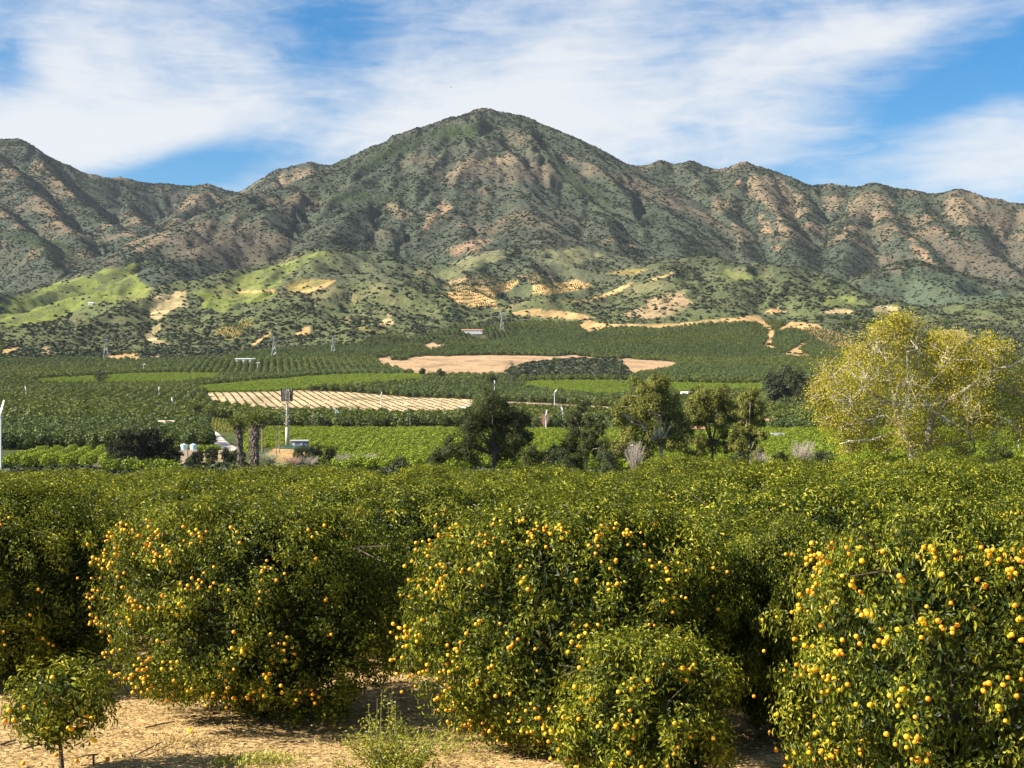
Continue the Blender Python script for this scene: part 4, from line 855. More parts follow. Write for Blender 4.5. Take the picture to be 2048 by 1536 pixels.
# ------------------------------------------------------------------ middle distance: groves between the near orchard and the far valley
M_CITM = mat_leaf("grove_citrus_leaf", [(0, (.03, .055, .007)), (.4, (.13, .185, .012)), (.7, (.27, .31, .02)), (1, (.42, .42, .04))], .5, .35, .2, (.3, .34, .02), objvar=.18)
GRV = [far_tree("citrus_shape", M_CITM, 440 + i, 260, .95, .17) for i in range(3)]
AVM = [far_tree("avocado_shape", M_AVO, 450 + i, 420, 1.0, .15) for i in range(3)]
def single(me, name, x, y, s, sz, rz, label, cat, group):
    o = bpy.data.objects.new(name, me); COL.objects.link(o); o.location = (x, y, float(gz(x, y)) - .05); o.scale = (s, s, sz); o.rotation_euler = (0, 0, rz); tag(o, label, cat, group); return o
def groves():
    r = random.Random(21); n = 0
    # bright block at the left, its rows running away from the camera
    for k in range(8):
        for q in range(31):
            y = 462 + q * 5.6 + r.uniform(-.5, .5); x = -191 + k * 6.1 + (y - 462) * -.245 * 1.0 + r.uniform(-.25, .25) + 34
            P = 1024 + F * x / y
            if P < -40 or P > 222: continue
            s = r.uniform(3.9, 4.7); single(GRV[n % 3].data, 'citrus_tree', x, y, s, s * .92, r.random() * 6, 'round bright green citrus tree in the block of straight rows left of the dark oak', 'citrus tree', 'citrus trees of the bright left block'); n += 1
    for k, px in enumerate((214, 236, 258, 280, 302, 322, 342)):
        p = stand(px, 917, 3.6, 300, 520); single(GRV[k % 3].data, 'citrus_tree', float(p[0]), float(p[1]), 4.2, 3.7, k, 'round bright citrus bush in the short line in front of the dark oak', 'citrus tree', 'citrus bushes in front of the oak')
    for k in range(22):
        px = 345 + k * 4.2; y = 640 + (k % 2) * 5; x = (px - 1024) / F * y; single(GRV[k % 3].data, 'citrus_tree', x, y, 4.3, 3.8, k, 'citrus tree in the clipped green line behind the two water tanks', 'citrus tree', 'citrus line behind the tanks')
    print('citrus', n)
    # dark avocado belt behind the left block
    m = 0
    for q in range(17):
        for k in range(24):
            y = 672 + q * 8.2 + r.uniform(-1, 1); x = -262 + k * 7.2 + r.uniform(-1, 1) - q * 1.4; P = 1024 + F * x / y
            if P < -30 or P > 425 - (y - 672) * .10: continue
            s = r.uniform(7.0, 9.5); single(AVM[m % 3].data, 'avocado_tree', x, y, s, s * .95, r.random() * 6, 'dark avocado tree in the belt rising behind the bright left block', 'avocado tree', 'avocado belt at left'); m += 1
    X = np.linspace(-165, 95, 40)
    for k, x in enumerate(X):
        y = 958 + r.uniform(-2, 2); s = r.uniform(7.5, 10); single(AVM[k % 3].data, 'avocado_tree', float(x), y, s, s, r.random() * 6, 'dark avocado tree along the edge of the long dirt track', 'avocado tree', 'avocado trees edging the track'); m += 1
    print('avocado', m)
    X, Y, g = grid_pts(-300, 430, 330, 890, 3.4, 5.6, math.radians(35), .35, 551); P, R = pix(X, Y)
    k = ((P > 492) & (P < 2150) & (Y > np.interp(P, [492, 640, 700, 880, 1060, 1250, 1400, 1700, 1760, 2100], [600, 520, 400, 390, 400, 400, 390, 400, 500, 500])) & ~((np.abs(P - 590) < 45) & (Y < 640))) ; X, Y = X[k], Y[k]; n = len(X)
    s = 3.9 * (.8 + .4 * g.random(n)); gn_scatter('citrus_grove', np.stack([X, Y, gz(X, Y)], 1), np.stack([s * 1.1, s * 1.1, s * .85], 1), np.stack([0 * X, 0 * X, g.random(n) * 6.28], 1), g.integers(0, 3, n), [t.copy() for t in GRV], label='bright green citrus grove below the long dirt track', cat='orchard')
    X, Y, g = grid_pts(-330, -60, 905, 985, 6.5, 7.5, .4, .8, 552); P, R = pix(X, Y); k = (P < 418) | ((P > 480) & (P < 520)); X, Y = X[k], Y[k]; n = len(X); s = 7.5 * (.8 + .4 * g.random(n))
    X2, Y2, g2 = grid_pts(60, 420, 905, 985, 6.5, 7.5, .4, .8, 553); s2 = 6.5 * (.8 + .4 * g2.random(len(X2))); X = np.r_[X, X2]; Y = np.r_[Y, Y2]; s = np.r_[s, s2]; n = len(X)
    gn_scatter('avocado_grove', np.stack([X, Y, gz(X, Y)], 1), np.stack([s, s, s * .92], 1), np.stack([0 * X, 0 * X, g.random(n) * 6.28], 1), g.integers(0, 4, n), [t.copy() for t in AVO], label='dark avocado grove either side of the pale farm road', cat='orchard')
    # rough ground cover where the bank drops beyond the near orchard
    X, Y, g = grid_pts(-190, 190, 110, 470, 4.2, 4.2, .2, 1.6, 554); k = (np.abs(X) < .42 * Y) & (fbm(X / 25, Y / 25, 2, 9) > .34) & ~((1024 + F * X / Y < 350) & (Y > 452)); X, Y = X[k], Y[k]; n = len(X); s = 1.4 + 2.2 * g.random(n) ** 2
    gn_scatter('bank_brush', np.stack([X, Y, gz(X, Y)], 1), np.stack([s, s, s * .8], 1), np.stack([0 * X, 0 * X, g.random(n) * 6.28], 1), g.integers(0, 5, n), [t.copy() for t in SHR], label='rough grey green brush on the bank beyond the near orchard', cat='shrubs')
groves()

# ------------------------------------------------------------------ standing trees
M_OAK = mat_leaf("oak_leaf", [(0, (.012, .016, .006)), (.5, (.045, .052, .015)), (1, (.13, .13, .035))], .6, .3, .1, objvar=.15)
M_DARKOAK = mat_leaf("dark_oak_leaf", [(0, (.008, .011, .006)), (.5, (.022, .026, .012)), (1, (.055, .06, .022))], .6, .3, .05, objvar=.1)
M_COT = mat_leaf("cottonwood_leaf", [(0, (.055, .060, .014)), (.5, (.175, .180, .036)), (1, (.34, .33, .06))], .6, .3, .2, (.25, .22, .04), objvar=.12)
M_EUC = mat_leaf("eucalyptus_leaf", [(0, (.02, .026, .013)), (.5, (.055, .068, .030)), (1, (.11, .125, .05))], .6, .3, .1, objvar=.2)
M_SYC = mat_leaf("sycamore_leaf", [(0, (.12, .10, .010)), (.5, (.40, .34, .024)), (1, (.62, .52, .05))], .55, .3, .3, (.42, .36, .03), objvar=0)
M_WHITE_BARK = mat_plain("pale_bark", (.50, .44, .36), .85, .35, 2.0)
M_GREY_BARK = mat_plain("grey_bark", (.24, .21, .18), .9, .35, 3.0)
M_DARK_BARK = mat_plain("dark_bark", (.07, .055, .045), .9, .35, 3.0)
def blob_tree(name, y, base_px, blobs, n, leaf, mat, bark, label, cat='tree', tr=.35, seed=1, group=None, thick=.8, fork=.3, twig=0, shell=.5):
    """blobs: (px, row, radius px) crown masses read off the photo, at distance y; trunk stands on the ground at base_px"""
    r = np.random.default_rng(seed); bx = (base_px - 1024) / F * y; bz = float(gz(bx, y)); t = empty(name, (bx, y, bz))
    C = np.array([px2(p, w, y) for p, w, q in blobs]) - np.array([bx, y, bz]); R = np.array([q / F * y for p, w, q in blobs]) * 1.15
    C[:, 1] = r.normal(size=len(C)) * R.mean() * thick
    wgt = R ** 2 / (R ** 2).sum(); k = r.choice(len(C), n, p=wgt)
    nsub = 22; sub = rand_dirs(len(C) * nsub, r).reshape(len(C), nsub, 3) * (shell + (1 - shell) * r.random((len(C), nsub, 1)))
    ks = r.integers(0, nsub, n); o = rand_dirs(n, r) * (r.random((n, 1)) ** .45) * .36
    P = C[k] + (sub[k, ks] * .85 + o) * R[k][:, None]
    Nr = sub[k, ks] * .6 + o * 2 + np.array([0, 0, .25]) + r.normal(size=(n, 3)) * .35; Nr /= np.linalg.norm(Nr, axis=1, keepdims=True)
    tint = np.clip(.45 + .15 * r.normal(size=n) + .12 * (hash2(k * 31 + ks, k + seed)[0] - .5) * 2, 0, 1)
    V, Fq = leaves_mesh(P, Nr, r.normal(size=(n, 3)) + np.array([0, 0, -.4]), leaf * (.6 + .8 * r.random(n)), leaf * .7 * (.6 + .8 * r.random(n)), .1)
    V[:, 2] = np.maximum(V[:, 2], .05)
    mesh_obj('crown', V, Fq, mat, t, attrs={'tint': np.repeat(tint, 4)})
    mb = MB(); top = C[np.argmax(R)]; hz = max(1.2, C[:, 2].min() * .6 + C[:, 2].max() * fork * .4)
    f = np.array([top[0] * .35, 0, hz]); mb.tube([(0, 0, -.4), f * np.array([.45, 1, .5]), f], [tr * 1.25, tr, tr * .85], 8)
    for c, q in zip(C, R):
        mid = f + (c - f) * .5 + np.array([0, 0, .12 * np.linalg.norm(c - f)]) + r.normal(size=3) * q * .12
        mb.tube([f * np.array([1, 1, .92]), mid, c], [tr * .55, tr * .36, tr * .16], 6)
        for s_ in range(6): e = c + rand_dirs(1, r)[0] * q * .8; mb.tube([c * .4 + mid * .6, (c + e) / 2 + r.normal(size=3) * q * .08, e], [tr * .2, tr * .12, tr * .04], 4, False)
    mb.build('trunk', bark, t); tag(t, label, cat, group); return t
blob_tree('oak_tree', 330, 985, [(985,805,28),(960,830,26),(1010,828,26),(940,862,30),(985,860,34),(1020,868,34),(905,895,28),(950,900,32),(1000,900,36),(1035,895,22),(880,908,18),(975,788,14),(938,838,26),(1035,840,26),(1048,875,22)], 24000, .42, M_OAK, M_DARK_BARK, 'big ragged dark oak rising above the citrus grove at the centre', tr=.45, seed=31)
blob_tree('vine_clad_tree', 335, 1172, [(1163,815,12),(1150,835,14),(1175,845,16),(1150,865,18),(1178,872,20),(1198,858,14),(1140,893,22),(1180,900,24),(1205,895,18),(1110,905,16)], 14000, .36, M_OAK, M_GREY_BARK, 'slender tangled tree with a bare pale stem right of the big oak', tr=.2, seed=32)
blob_tree('cottonwood_tree', 300, 1330, [(1305,775,26),(1280,792,24),(1325,795,26),(1260,815,26),(1300,820,32),(1345,812,24),(1245,840,20),(1285,850,28),(1330,845,28),(1365,840,20),(1255,875,22),(1300,880,20),(1260,900,24),(1235,825,14),(1275,765,12),(1235,895,20),(1285,905,20),(1350,870,18),(1370,862,20),(1372,890,20),(1340,888,22),(1320,770,22)], 34000, .36, M_COT, M_WHITE_BARK, 'tall olive cottonwood with a forked white trunk', tr=.38, seed=33, fork=.5)
blob_tree('cottonwood_tree', 320, 1425, [(1405,790,20),(1435,788,20),(1390,812,20),(1425,815,26),(1455,810,20),(1405,840,18),(1440,842,20),(1465,835,14),(1450,868,12),(1395,880,16),(1425,890,18),(1455,895,16),(1400,905,14),(1385,835,20),(1470,870,18),(1475,895,18)], 24000, .35, M_COT, M_DARK_BARK, 'thinner brownish cottonwood leaning on a dark trunk beside the tall one', tr=.26, seed=34, fork=.6)
blob_tree('eucalyptus_tree', 345, 1505, [(1500,788,14),(1490,805,18),(1515,812,18),(1485,835,20),(1515,840,20),(1500,865,18),(1520,868,14),(1480,862,14),(1505,885,14),(1490,902,14),(1515,905,14)], 20000, .36, M_COT, M_GREY_BARK, 'narrow olive brown tree standing right of the two cottonwoods', tr=.25, seed=35)
blob_tree('live_oak_tree', 455, 285, [(260,872,18),(285,868,20),(305,872,18),(240,890,20),(270,892,26),(305,892,26),(330,895,18),(225,905,16),(255,910,20),(290,912,22),(325,912,18)], 10000, .6, M_DARKOAK, M_DARK_BARK, 'broad nearly black oak beside the water tanks', tr=.5, seed=36)
for k, (px, row, q, lab) in enumerate(((352,905,13,'dark bush between the oak and the left water tank'), (395,912,12,'dark bush in front of the right water tank'), (425,905,12,'dark bush left of the pale farm road mouth'), (455,908,13,'dark bush at the foot of the palm group'), (478,905,10,'small dark bush touching the left palm trunk'), (630,900,15,'dark bush right of the cell tower enclosure'), (600,905,13,'dark bush below the equipment shelter'), (660,905,12,'olive bush at the right end of the bare shrubs'), (380,922,11,'olive brown bush low in front of the tanks'), (420,925,12,'brown bush low in front of the pale road'))):
    y = 470 + 12 * (k % 3); p = px2(px, row, y); g = float(gz(p[0], y)); rowg = HOR - F * (g - CAMZ) / y
    blob_tree('dark_bush', y, px, [(px - q * .5, row + 2, q * .8), (px + q * .5, row + 3, q * .8), (px, row - 3, q * .8), (px, (row + rowg) / 2, max(q * .8, (rowg - row) * .5))], 1500, .5, M_OAK if k > 5 else M_DARKOAK, M_DARK_BARK, lab, 'bush', tr=.12, seed=60 + k, group='bushes around the farm yard')
for k, (px, top, w, base, lab) in enumerate(((1545,742,22,800,'leftmost eucalyptus of the dark clump left of the sycamore'), (1572,728,26,800,'tallest eucalyptus in the dark clump left of the sycamore'), (1600,732,26,802,'second tallest eucalyptus in the dark clump behind the sycamore'), (1630,745,26,800,'eucalyptus of the dark clump half hidden by the sycamore'))):
    y = 1180; h = base - top; blob_tree('eucalyptus_tree', y, px, [(px, top + h * .2, w * .55), (px - w * .3, top + h * .45, w * .6), (px + w * .35, top + h * .5, w * .6), (px, top + h * .75, w * .75)], 2600, 1.6, M_EUC, M_GREY_BARK, lab, 'tree', tr=.6, seed=80 + k, group='eucalyptus clump')
for k, (px, top, base, w, y, m, lab) in enumerate(((201,737,764,13,1850,M_EUC,'lone pale grey green tree standing in the left citrus strip'), (1022,724,766,20,1800,M_EUC,'large dark tree at the left corner of the brush patch'), (880,738,755,10,1830,M_OAK,'small round oak on the lower edge of the bare field'), (983,750,768,11,1700,M_OAK,'small oak below the bare field tip'), (845,737,748,7,1850,M_OAK,'tiny oak at the left end of the bare field'), (1240,722,760,14,1800,M_EUC,'tree with a pale trunk at the right end of the brush patch'), (1449,767,800,13,1250,M_OAK,'dark tree rising behind the leaning cottonwood'), (1170,800,830,14,900,M_OAK,'dark tree on the slope above the vine clad tree'), (1385,775,800,10,1300,M_OAK,'tree beside the small tan roof at the right'))):
    y = stand(px, top, (base - top) / F * y + 2.0, y - 350, y + 350)[1]; h = base - top
    blob_tree('hedgerow_tree', y, px, [(px, top + h * .3, w * .7), (px - w * .4, top + h * .55, w * .65), (px + w * .4, top + h * .55, w * .65), (px, top + h * .85, w * .6)], 1200, 1.1, m, M_GREY_BARK, lab, 'tree', tr=.4, seed=95 + k)

def sycamore():
    y = 165.0; r = np.random.default_rng(5); bpx = 1838; bx = (bpx - 1024) / F * y; bz = float(gz(bx, y)); t = empty('sycamore_tree', (bx, y, bz)); O3 = np.array([bx, y, bz])
    loc = lambda px, row, dy=0.0: px2(px, row, y) * np.array([1, 1, 1]) - O3 + np.array([0, dy, 0])
    blobs = [(1790,672,42,0),(1745,700,48,-2),(1700,715,30,-1),(1835,700,48,2),(1665,755,44,1),(1720,760,50,-3),(1780,745,55,0),(1840,755,52,3),(1890,720,46,-2),(1640,795,30,0),(1690,805,50,-2),(1745,815,52,2),(1800,810,55,-3),(1860,810,52,0),(1915,775,50,2),(1965,712,36,-1),(1990,745,42,1),(1950,760,42,-2),(2030,780,46,0),(1985,810,50,2),(1925,835,46,-2),(1680,855,40,0),(1730,865,44,2),(1790,868,42,-2),(1850,868,42,1),(1990,865,46,0),(2050,850,42,-1),(1920,885,34,1),(1650,838,24,0),(1975,690,20,0),(1700,892,26,1),(1800,645,18,0),(1755,668,24,0),(2070,740,34,0),(1870,690,26,0),(1760,895,24,0),(1900,740,46,1),(1930,800,50,-1),(1905,690,28,0),(2050,820,50,1),(2080,785,46,0),(2015,705,32,1),(1870,780,48,2),(2060,880,40,0),(1950,850,44,1),(1690,770,44,2),(1820,660,34,1),(1895,700,36,1),(1920,720,36,-1),(1880,890,30,0),(1830,900,30,-1)]
    C = np.array([loc(p, w, d) for p, w, q, d in blobs]); R = np.array([q / F * y for p, w, q, d in blobs])
    LF = MB(); TW = MB()
    # two leaning stems and the big limbs the photo shows
    limbs = [([(1826,935),(1822,900),(1808,860),(1795,815),(1792,770),(1775,720),(1765,690)], .50), ([(1850,935),(1856,880),(1870,830),(1900,800),(1945,765),(1985,738),(1990,700)], .50),
             ([(1808,860),(1770,872),(1740,880),(1700,882),(1676,888)], .20), ([(1795,815),(1750,800),(1722,775),(1700,800)], .20), ([(1795,815),(1735,780),(1720,765),(1690,730)], .22), ([(1792,770),(1815,765),(1812,735),(1805,705),(1830,700)], .2),
             ([(1870,830),(1905,845),(1935,870),(1960,905)], .2), ([(1900,800),(1890,760),(1880,720),(1895,690)], .22), ([(1945,765),(1995,775),(2030,790),(2070,800)], .2), ([(1985,738),(2010,735),(2040,720)], .15), ([(1870,830),(1845,800),(1838,760),(1840,720)], .22),
             ([(1856,880),(1890,890),(1940,880),(1990,870)], .16), ([(1808,860),(1770,830),(1740,840),(1700,850)], .16), ([(1822,900),(1790,890),(1760,905)], .14), ([(1792,770),(1765,765),(1745,745),(1740,715)], .18), ([(1900,800),(1935,815),(1980,820),(2010,845)], .18)]
    ends = []
    for pts, rad in limbs:
        base = pts[0][1] > 900; dy0 = 0 if base else r.normal() * .4
        P = [loc(p, w, dy0 + (i / len(pts)) * r.normal() * 2.2) for i, (p, w) in enumerate(pts)]
        if base: P[0][2] = -.3
        LF.tube(P, [rad * (1 - .72 * i / (len(P) - 1)) for i in range(len(P))], 8); ends += P[1:]
    LF.build('trunk', M_WHITE_BARK, t, smooth=True)
    ends = np.array(ends); Pl = []
    for c, q in zip(C, R):
        k = np.argsort(((ends - c) ** 2).sum(1))[:3]; s = ends[k[0]]
        TW.tube([s, (s + c) / 2 + r.normal(size=3) * q * .18, c], [.08, .055, .035], 5, False)
        for b_ in range(15):
            d = rand_dirs(1, r)[0]; d[2] = d[2] * .8 + .15; e = c + d * q * r.uniform(.7, 1.12); m = c + d * q * .5 + r.normal(size=3) * q * .14
            TW.tube([c + r.normal(size=3) * q * .1, m, e], [.034, .022, .010], 4, False)
            for z in range(3):
                e2 = m + (e - m) * r.random() + r.normal(size=3) * q * .28; TW.tube([m + (e - m) * r.random() * .8, e2], [.018, .008], 3, False); Pl.append((e2, q))
            Pl.append((e, q)); Pl.append((m, q))
    TW.build('branches', M_WHITE_BARK, t)
    n = 66000; k = r.integers(0, len(Pl), n); base = np.array([p for p, q in Pl])[k]; P = base + r.normal(size=(n, 3)) * .42
    kb = r.choice(len(C), n, p=R ** 2 / (R ** 2).sum()); vol = C[kb] + rand_dirs(n, r) * (.45 + .65 * r.random((n, 1))) * R[kb][:, None]; P = np.where(r.random((n, 1)) < .33, vol, P)
    Nr = r.normal(size=(n, 3)) + np.array([-.35, -.2, .35]); Nr /= np.linalg.norm(Nr, axis=1, keepdims=True)
    V, Fq = leaves_mesh(P, Nr, r.normal(size=(n, 3)) + np.array([0, 0, -.5]), .13 + .11 * r.random(n), .10 + .08 * r.random(n), .1); V[:, 2] = np.maximum(V[:, 2], .1)
    mesh_obj('crown', V, Fq, M_SYC, t, attrs={'tint': np.repeat(np.clip(.5 + .2 * r.normal(size=n) + .1 * (hash2(k, k)[0] - .5), 0, 1), 4)})
    tag(t, 'great spreading sycamore in yellow green new leaf with white limbs', 'tree')
sycamore()
def bare_shrub(px, row, w, h, y, mat, n, seed, label):
    r = np.random.default_rng(seed); x = (px - 1024) / F * y; z = float(gz(x, y)); H = CAMZ + (HOR - row) / F * y + h / F * y - z; W_ = w / F * y; mb = MB()
    for k in range(n):
        an = r.random() * 6.28; hh = H * r.uniform(.55, 1.0); sp = W_ * r.random() ** .6; p1 = np.array([sp * .45 * math.cos(an), sp * .45 * math.sin(an), hh * .55]); p2_ = np.array([sp * math.cos(an), sp * math.sin(an), hh])
        mb.tube([(r.normal() * .2, r.normal() * .2, -.1), p1, p2_], [.045, .03, .012], 3, False)
        for q in range(5): s = p1 + (p2_ - p1) * r.random(); mb.tube([s, s + r.normal(size=3) * W_ * .16 + np.array([0, 0, .3])], [.02, .008], 3, False)
    tag(mb.build('bare_shrub', mat, loc=(x, y, z)), label, 'shrub', 'leafless shrubs behind the near orchard')
M_BARE = mat_plain("bare_twigs", (.30, .25, .20), .9, .25); M_BAREG = mat_plain("grey_green_twigs", (.27, .29, .17), .9, .25); M_BARER = mat_plain("rusty_twigs", (.36, .22, .15), .9, .25)
for k, a in enumerate(((535,918,26,14,440,M_BAREG,190,'grey green willow shrub at the foot of the palms'), (585,925,24,12,430,M_BARER,120,'rusty bare shrub below the orange dirt bank'), (620,925,22,12,430,M_BARE,110,'bare brown shrub right of the orange dirt bank'), (690,920,24,12,435,M_BARE,120,'bare grey shrub below the citrus grove, left one of two'), (735,922,26,14,430,M_BARE,130,'bare grey shrub below the citrus grove, right one of two'), (1090,838,13,14,930,M_BARER,90,'pinkish leafless tree behind the white wind machine pole'), (1270,898,24,16,290,M_BARE,120,'leafless shrub at the foot of the tall cottonwood'), (1605,895,28,14,250,M_BARE,160,'wide leafless shrub left of the sycamore'), (1525,912,18,9,260,M_BARE,80,'low leafless shrub at the end of the planted rows'), (560,935,20,8,420,M_BAREG,90,'pale low shrub at the edge of the near orchard'))):
    bare_shrub(*a[:6], a[6], 120 + k, a[7])

for k, (px, row, q, m, lab) in enumerate(((1065,905,16,0,'dark bush right of the big oak'), (1095,915,14,1,'grey green bush below the white wind machine pole'), (1120,908,15,1,'sage coloured bush left of the vine clad tree'), (1150,918,13,0,'low dark bush at the foot of the vine clad tree'), (1215,912,15,1,'grey green bush between the vine clad tree and the tall cottonwood'), (870,918,14,0,'low dark bush left of the big oak'), (1390,912,14,1,'grey green bush between the two cottonwoods'), (1480,915,13,1,'sage bush under the leaning cottonwood'), (1560,915,14,0,'dark bush at the end of the citrus rows left of the sycamore'), (1650,912,15,1,'grey green bush under the left sycamore limb'), (1930,905,18,0,'dark bush under the right side of the sycamore'), (2000,900,20,0,'large dark bush at the right behind the sycamore'), (800,925,12,1,'low sage bush at the edge of the near orchard below the grove'))):
    y = 285 + 9 * (k % 4); p = px2(px, row, y); g = float(gz(p[0], y)); rowg = HOR - F * (g - CAMZ) / y
    blob_tree('brush_bush', y, px, [(px - q * .7, row + 3, q * .8), (px + q * .7, row + 4, q * .8), (px, row - 3, q * .8), (px, (row + rowg) / 2, max(q, (rowg - row) * .5))], 2200, .34, (M_OAK, M_EUC)[m], M_DARK_BARK, lab, 'bush', tr=.1, seed=160 + k, group='bushes along the bank behind the near orchard')
# ------------------------------------------------------------------ roads
def draped(name, pts, half, mat, label=None):
    """a road strip following the ground; pts are photo pixels on the ground"""
    G = np.array([ground_at(p, w) for p, w in pts]); Q = []
    for a, b in zip(G[:-1], G[1:]):
        m = max(2, int(np.linalg.norm(b - a) / 8)); Q += [a + (b - a) * k / m for k in range(m)]
    Q.append(G[-1]); Q = np.array(Q); V = []; Fc = []
    for i, q in enumerate(Q):
        d = Q[min(i + 1, len(Q) - 1)] - Q[max(i - 1, 0)]; d = d / (np.hypot(d[0], d[1]) + 1e-9); nx, ny = -d[1], d[0]; w = half[0] + (half[1] - half[0]) * i / (len(Q) - 1)
        for s in (-1, 1): x, y = q[0] + s * nx * w, q[1] + s * ny * w; V.append((x, y, float(gz(x, y)) + .12))
        if i: Fc.append((2 * i - 2, 2 * i - 1, 2 * i + 1, 2 * i))
    o = mesh_obj(name, np.array(V), Fc, mat, smooth=True); tag(o, kind='structure'); return o
M_ROAD = mat_plain("pale_dirt_road", (.56, .47, .38), .95, .15, .2); M_TRACK = mat_plain("tan_track", (.50, .34, .20), .95, .2, .2)
draped('dirt_road', [(468, 902), (445, 890), (432, 876), (420, 862), (408, 852), (380, 846)], (4.2, 2.0), M_ROAD)
draped('dirt_road', [(905, 824), (925, 816), (950, 808), (985, 801)], (4.5, 4.0), M_ROAD)
# ------------------------------------------------------------------ built things
M_WHITE = mat_plain("white_paint", (.62, .62, .60), .45, .06); M_STEEL = mat_plain("galvanised_steel", (.42, .43, .42), .5, .15, 3, .5); M_PANEL = mat_plain("antenna_panel", (.06, .065, .06), .5, .2)
M_POLEWOOD = mat_plain("pole_wood", (.20, .14, .10), .9, .25); M_TILE = mat_plain("terracotta_roof", (.42, .20, .12), .85, .2, .8); M_STUCCO = mat_plain("stucco", (.68, .62, .52), .9, .08); M_TANWALL = mat_plain("tan_wall", (.55, .42, .30), .9, .1)
M_GLASS = mat_plain("window_glass", (.03, .04, .05), .12, .2, 3, 0, .6); M_TANK = mat_plain("pale_blue_tank", (.48, .66, .66), .5, .06); M_GREENF = mat_plain("green_fence_slats", (.05, .13, .09), .7, .2); M_BLUEW = mat_plain("blue_grey_wall", (.16, .20, .26), .6, .1)
M_MONO = mat_plain("monopine_trunk", (.50, .44, .36), .7, .12); M_METALROOF = mat_plain("metal_roof", (.72, .73, .72), .4, .06)
GW = 'wind machines among the orchards'
def wind_machine(px, row_top, label, blade_ang, tilt=.12, h=10.5, y0=250, y1=2400, face=0.0, big=1.0):
    p = stand(px, row_top, h + 1.2, y0, y1); t = empty('wind_machine', p, face)
    s = big; MB().tube([(0, 0, -.3), (0, 0, h * .5), (0, 0, h)], [.30 * s, .26 * s, .21 * s], 10).build('tower', M_WHITE, t)
    gh = MB().box((0, .1, h + .25), (.5 * s, 1.3, .55), 0, .9).build('gear_head', M_WHITE, t)
    for k in (0, 1):
        a = blade_ang + k * math.pi; b = MB(); d = np.array([math.cos(a), 0, math.sin(a)]); pr = np.array([-math.sin(a), 0, math.cos(a)]); v = []
        for u, w, th in ((.15, .22, .09), (1.3, .42, .08), (2.9, .30, .04)):
            for sw, st in ((-1, -1), (1, -1), (1, 1), (-1, 1)): v.append(np.array([0, -.75, h + .3]) + d * u + pr * sw * w * s + np.array([0, st * th + sw * .12, 0]))
        f = [(0, 1, 2, 3), (8, 11, 10, 9)] + [(4 * i + j, 4 * i + 4 + j, 4 * i + 4 + (j + 1) % 4, 4 * i + (j + 1) % 4) for i in (0, 1) for j in range(4)]
        b.add(v, f); b.build('blade', M_WHITE, gh)
    MB().box((.9, 0, .75), (1.5, 1.0, 1.5), 0, .95).build('engine_box', M_STEEL, t)
    tag(t, label, 'wind machine', GW); return t
for a in ((2, 822, 'large white wind machine cut by the left picture edge', 1.3, 250, 520, 0.0, .5), (1092, 826, 'white wind machine pole in front of the pinkish leafless tree', 1.5, 600, 1000, .2, 1.1), (762, 788, 'white wind machine on the lower edge of the tilled field', 1.45, 1000, 1400, .4, 1.1), (345, 800, 'wind machine with near upright blades left of the tall palm pair', 1.75, 1000, 1600, 0, 1.1),
          (52, 777, 'wind machine with upright blades in the dark orchard at far left', 1.8, 1200, 1800, 0, 1.1), (672, 817, 'wind machine with slanting blades below the tilled field', -.75, 960, 1250, 0, 1.2), (1109, 797, 'wind machine with steeply slanting blades right of centre', .95, 1250, 1700, 0, 1.2), (1125, 819, 'wind machine with blades leaning left, above the white pole', 1.9, 950, 1300, 0, 1.2),
          (287, 727, 'distant wind machine like a small letter T at left', .05, 1700, 2300, 0, 1.2), (515, 724, 'distant wind machine at the right end of the long white shed', .05, 1700, 2300, 0, 1.2), (989, 767, 'wind machine below the tip of the bare brown field', 1.6, 1400, 1900, 0, 1.2), (2037, 853, 'white wind machine right of the sycamore', 1.5, 450, 900, 0, 1.0), (318, 783, 'small wind machine above the tan farm shed', 1.5, 1300, 1800, 0, 1.0)):
    wind_machine(a[0], a[1], a[2], a[3], y0=a[4], y1=a[5], face=a[6], big=a[7])
def lattice_tower(px, row_top, h, label, y0, y1, discs=False):
    p = stand(px, row_top, h, y0, y1); t = empty('transmission_tower', p, .3); w = h * .13; r0 = .15
    lv = [0, .3, .55, .75, 1.0]; wd = [1, .66, .40, .22, .14]
    for sx in (-1, 1):
        for sy in (-1, 1): MB().tube([(sx * w * k, sy * w * k, h * z - (.5 if z == 0 else 0)) for z, k in zip(lv, wd)], [r0 * 1.3, r0, r0, r0, r0 * .8], 5).build('leg', M_STEEL, t)
    b = MB()
    for i in range(4):
        for (ax, ay, cx, cy) in ((-1, -1, 1, -1), (1, -1, 1, 1), (1, 1, -1, 1), (-1, 1, -1, -1)):
            A_ = (ax * w * wd[i], ay * w * wd[i], h * lv[i]); B_ = (cx * w * wd[i + 1], cy * w * wd[i + 1], h * lv[i + 1]); C_ = (cx * w * wd[i], cy * w * wd[i], h * lv[i]); D_ = (ax * w * wd[i + 1], ay * w * wd[i + 1], h * lv[i + 1])
            b.tube([A_, B_], r0 * .7, 4); b.tube([C_, D_], r0 * .7, 4); b.tube([D_, B_], r0 * .6, 4)
    b.build('bracing', M_STEEL, t)
    for k, z in enumerate((.78, .88, .98)): MB().tube([(-w * (1.5 - .25 * k), 0, h * z), (0, 0, h * z + .6), (w * (1.5 - .25 * k), 0, h * z)], [.1, .3, .1], 5).build('crossarm', M_STEEL, t)
    if discs:
        for s in (-1, 1): MB().tube([(s * w * .5, -w * .2, h * 1.0), (s * w * .5, -w * .42, h * 1.0)], [1.6, 1.5], 12).build('dish', M_WHITE, t)
    tag(t, label, 'pylon', 'lattice towers on the slope')
lattice_tower(1004, 627, 34, 'tall lattice tower with white dishes above the centre orchard', 2250, 3000, True)
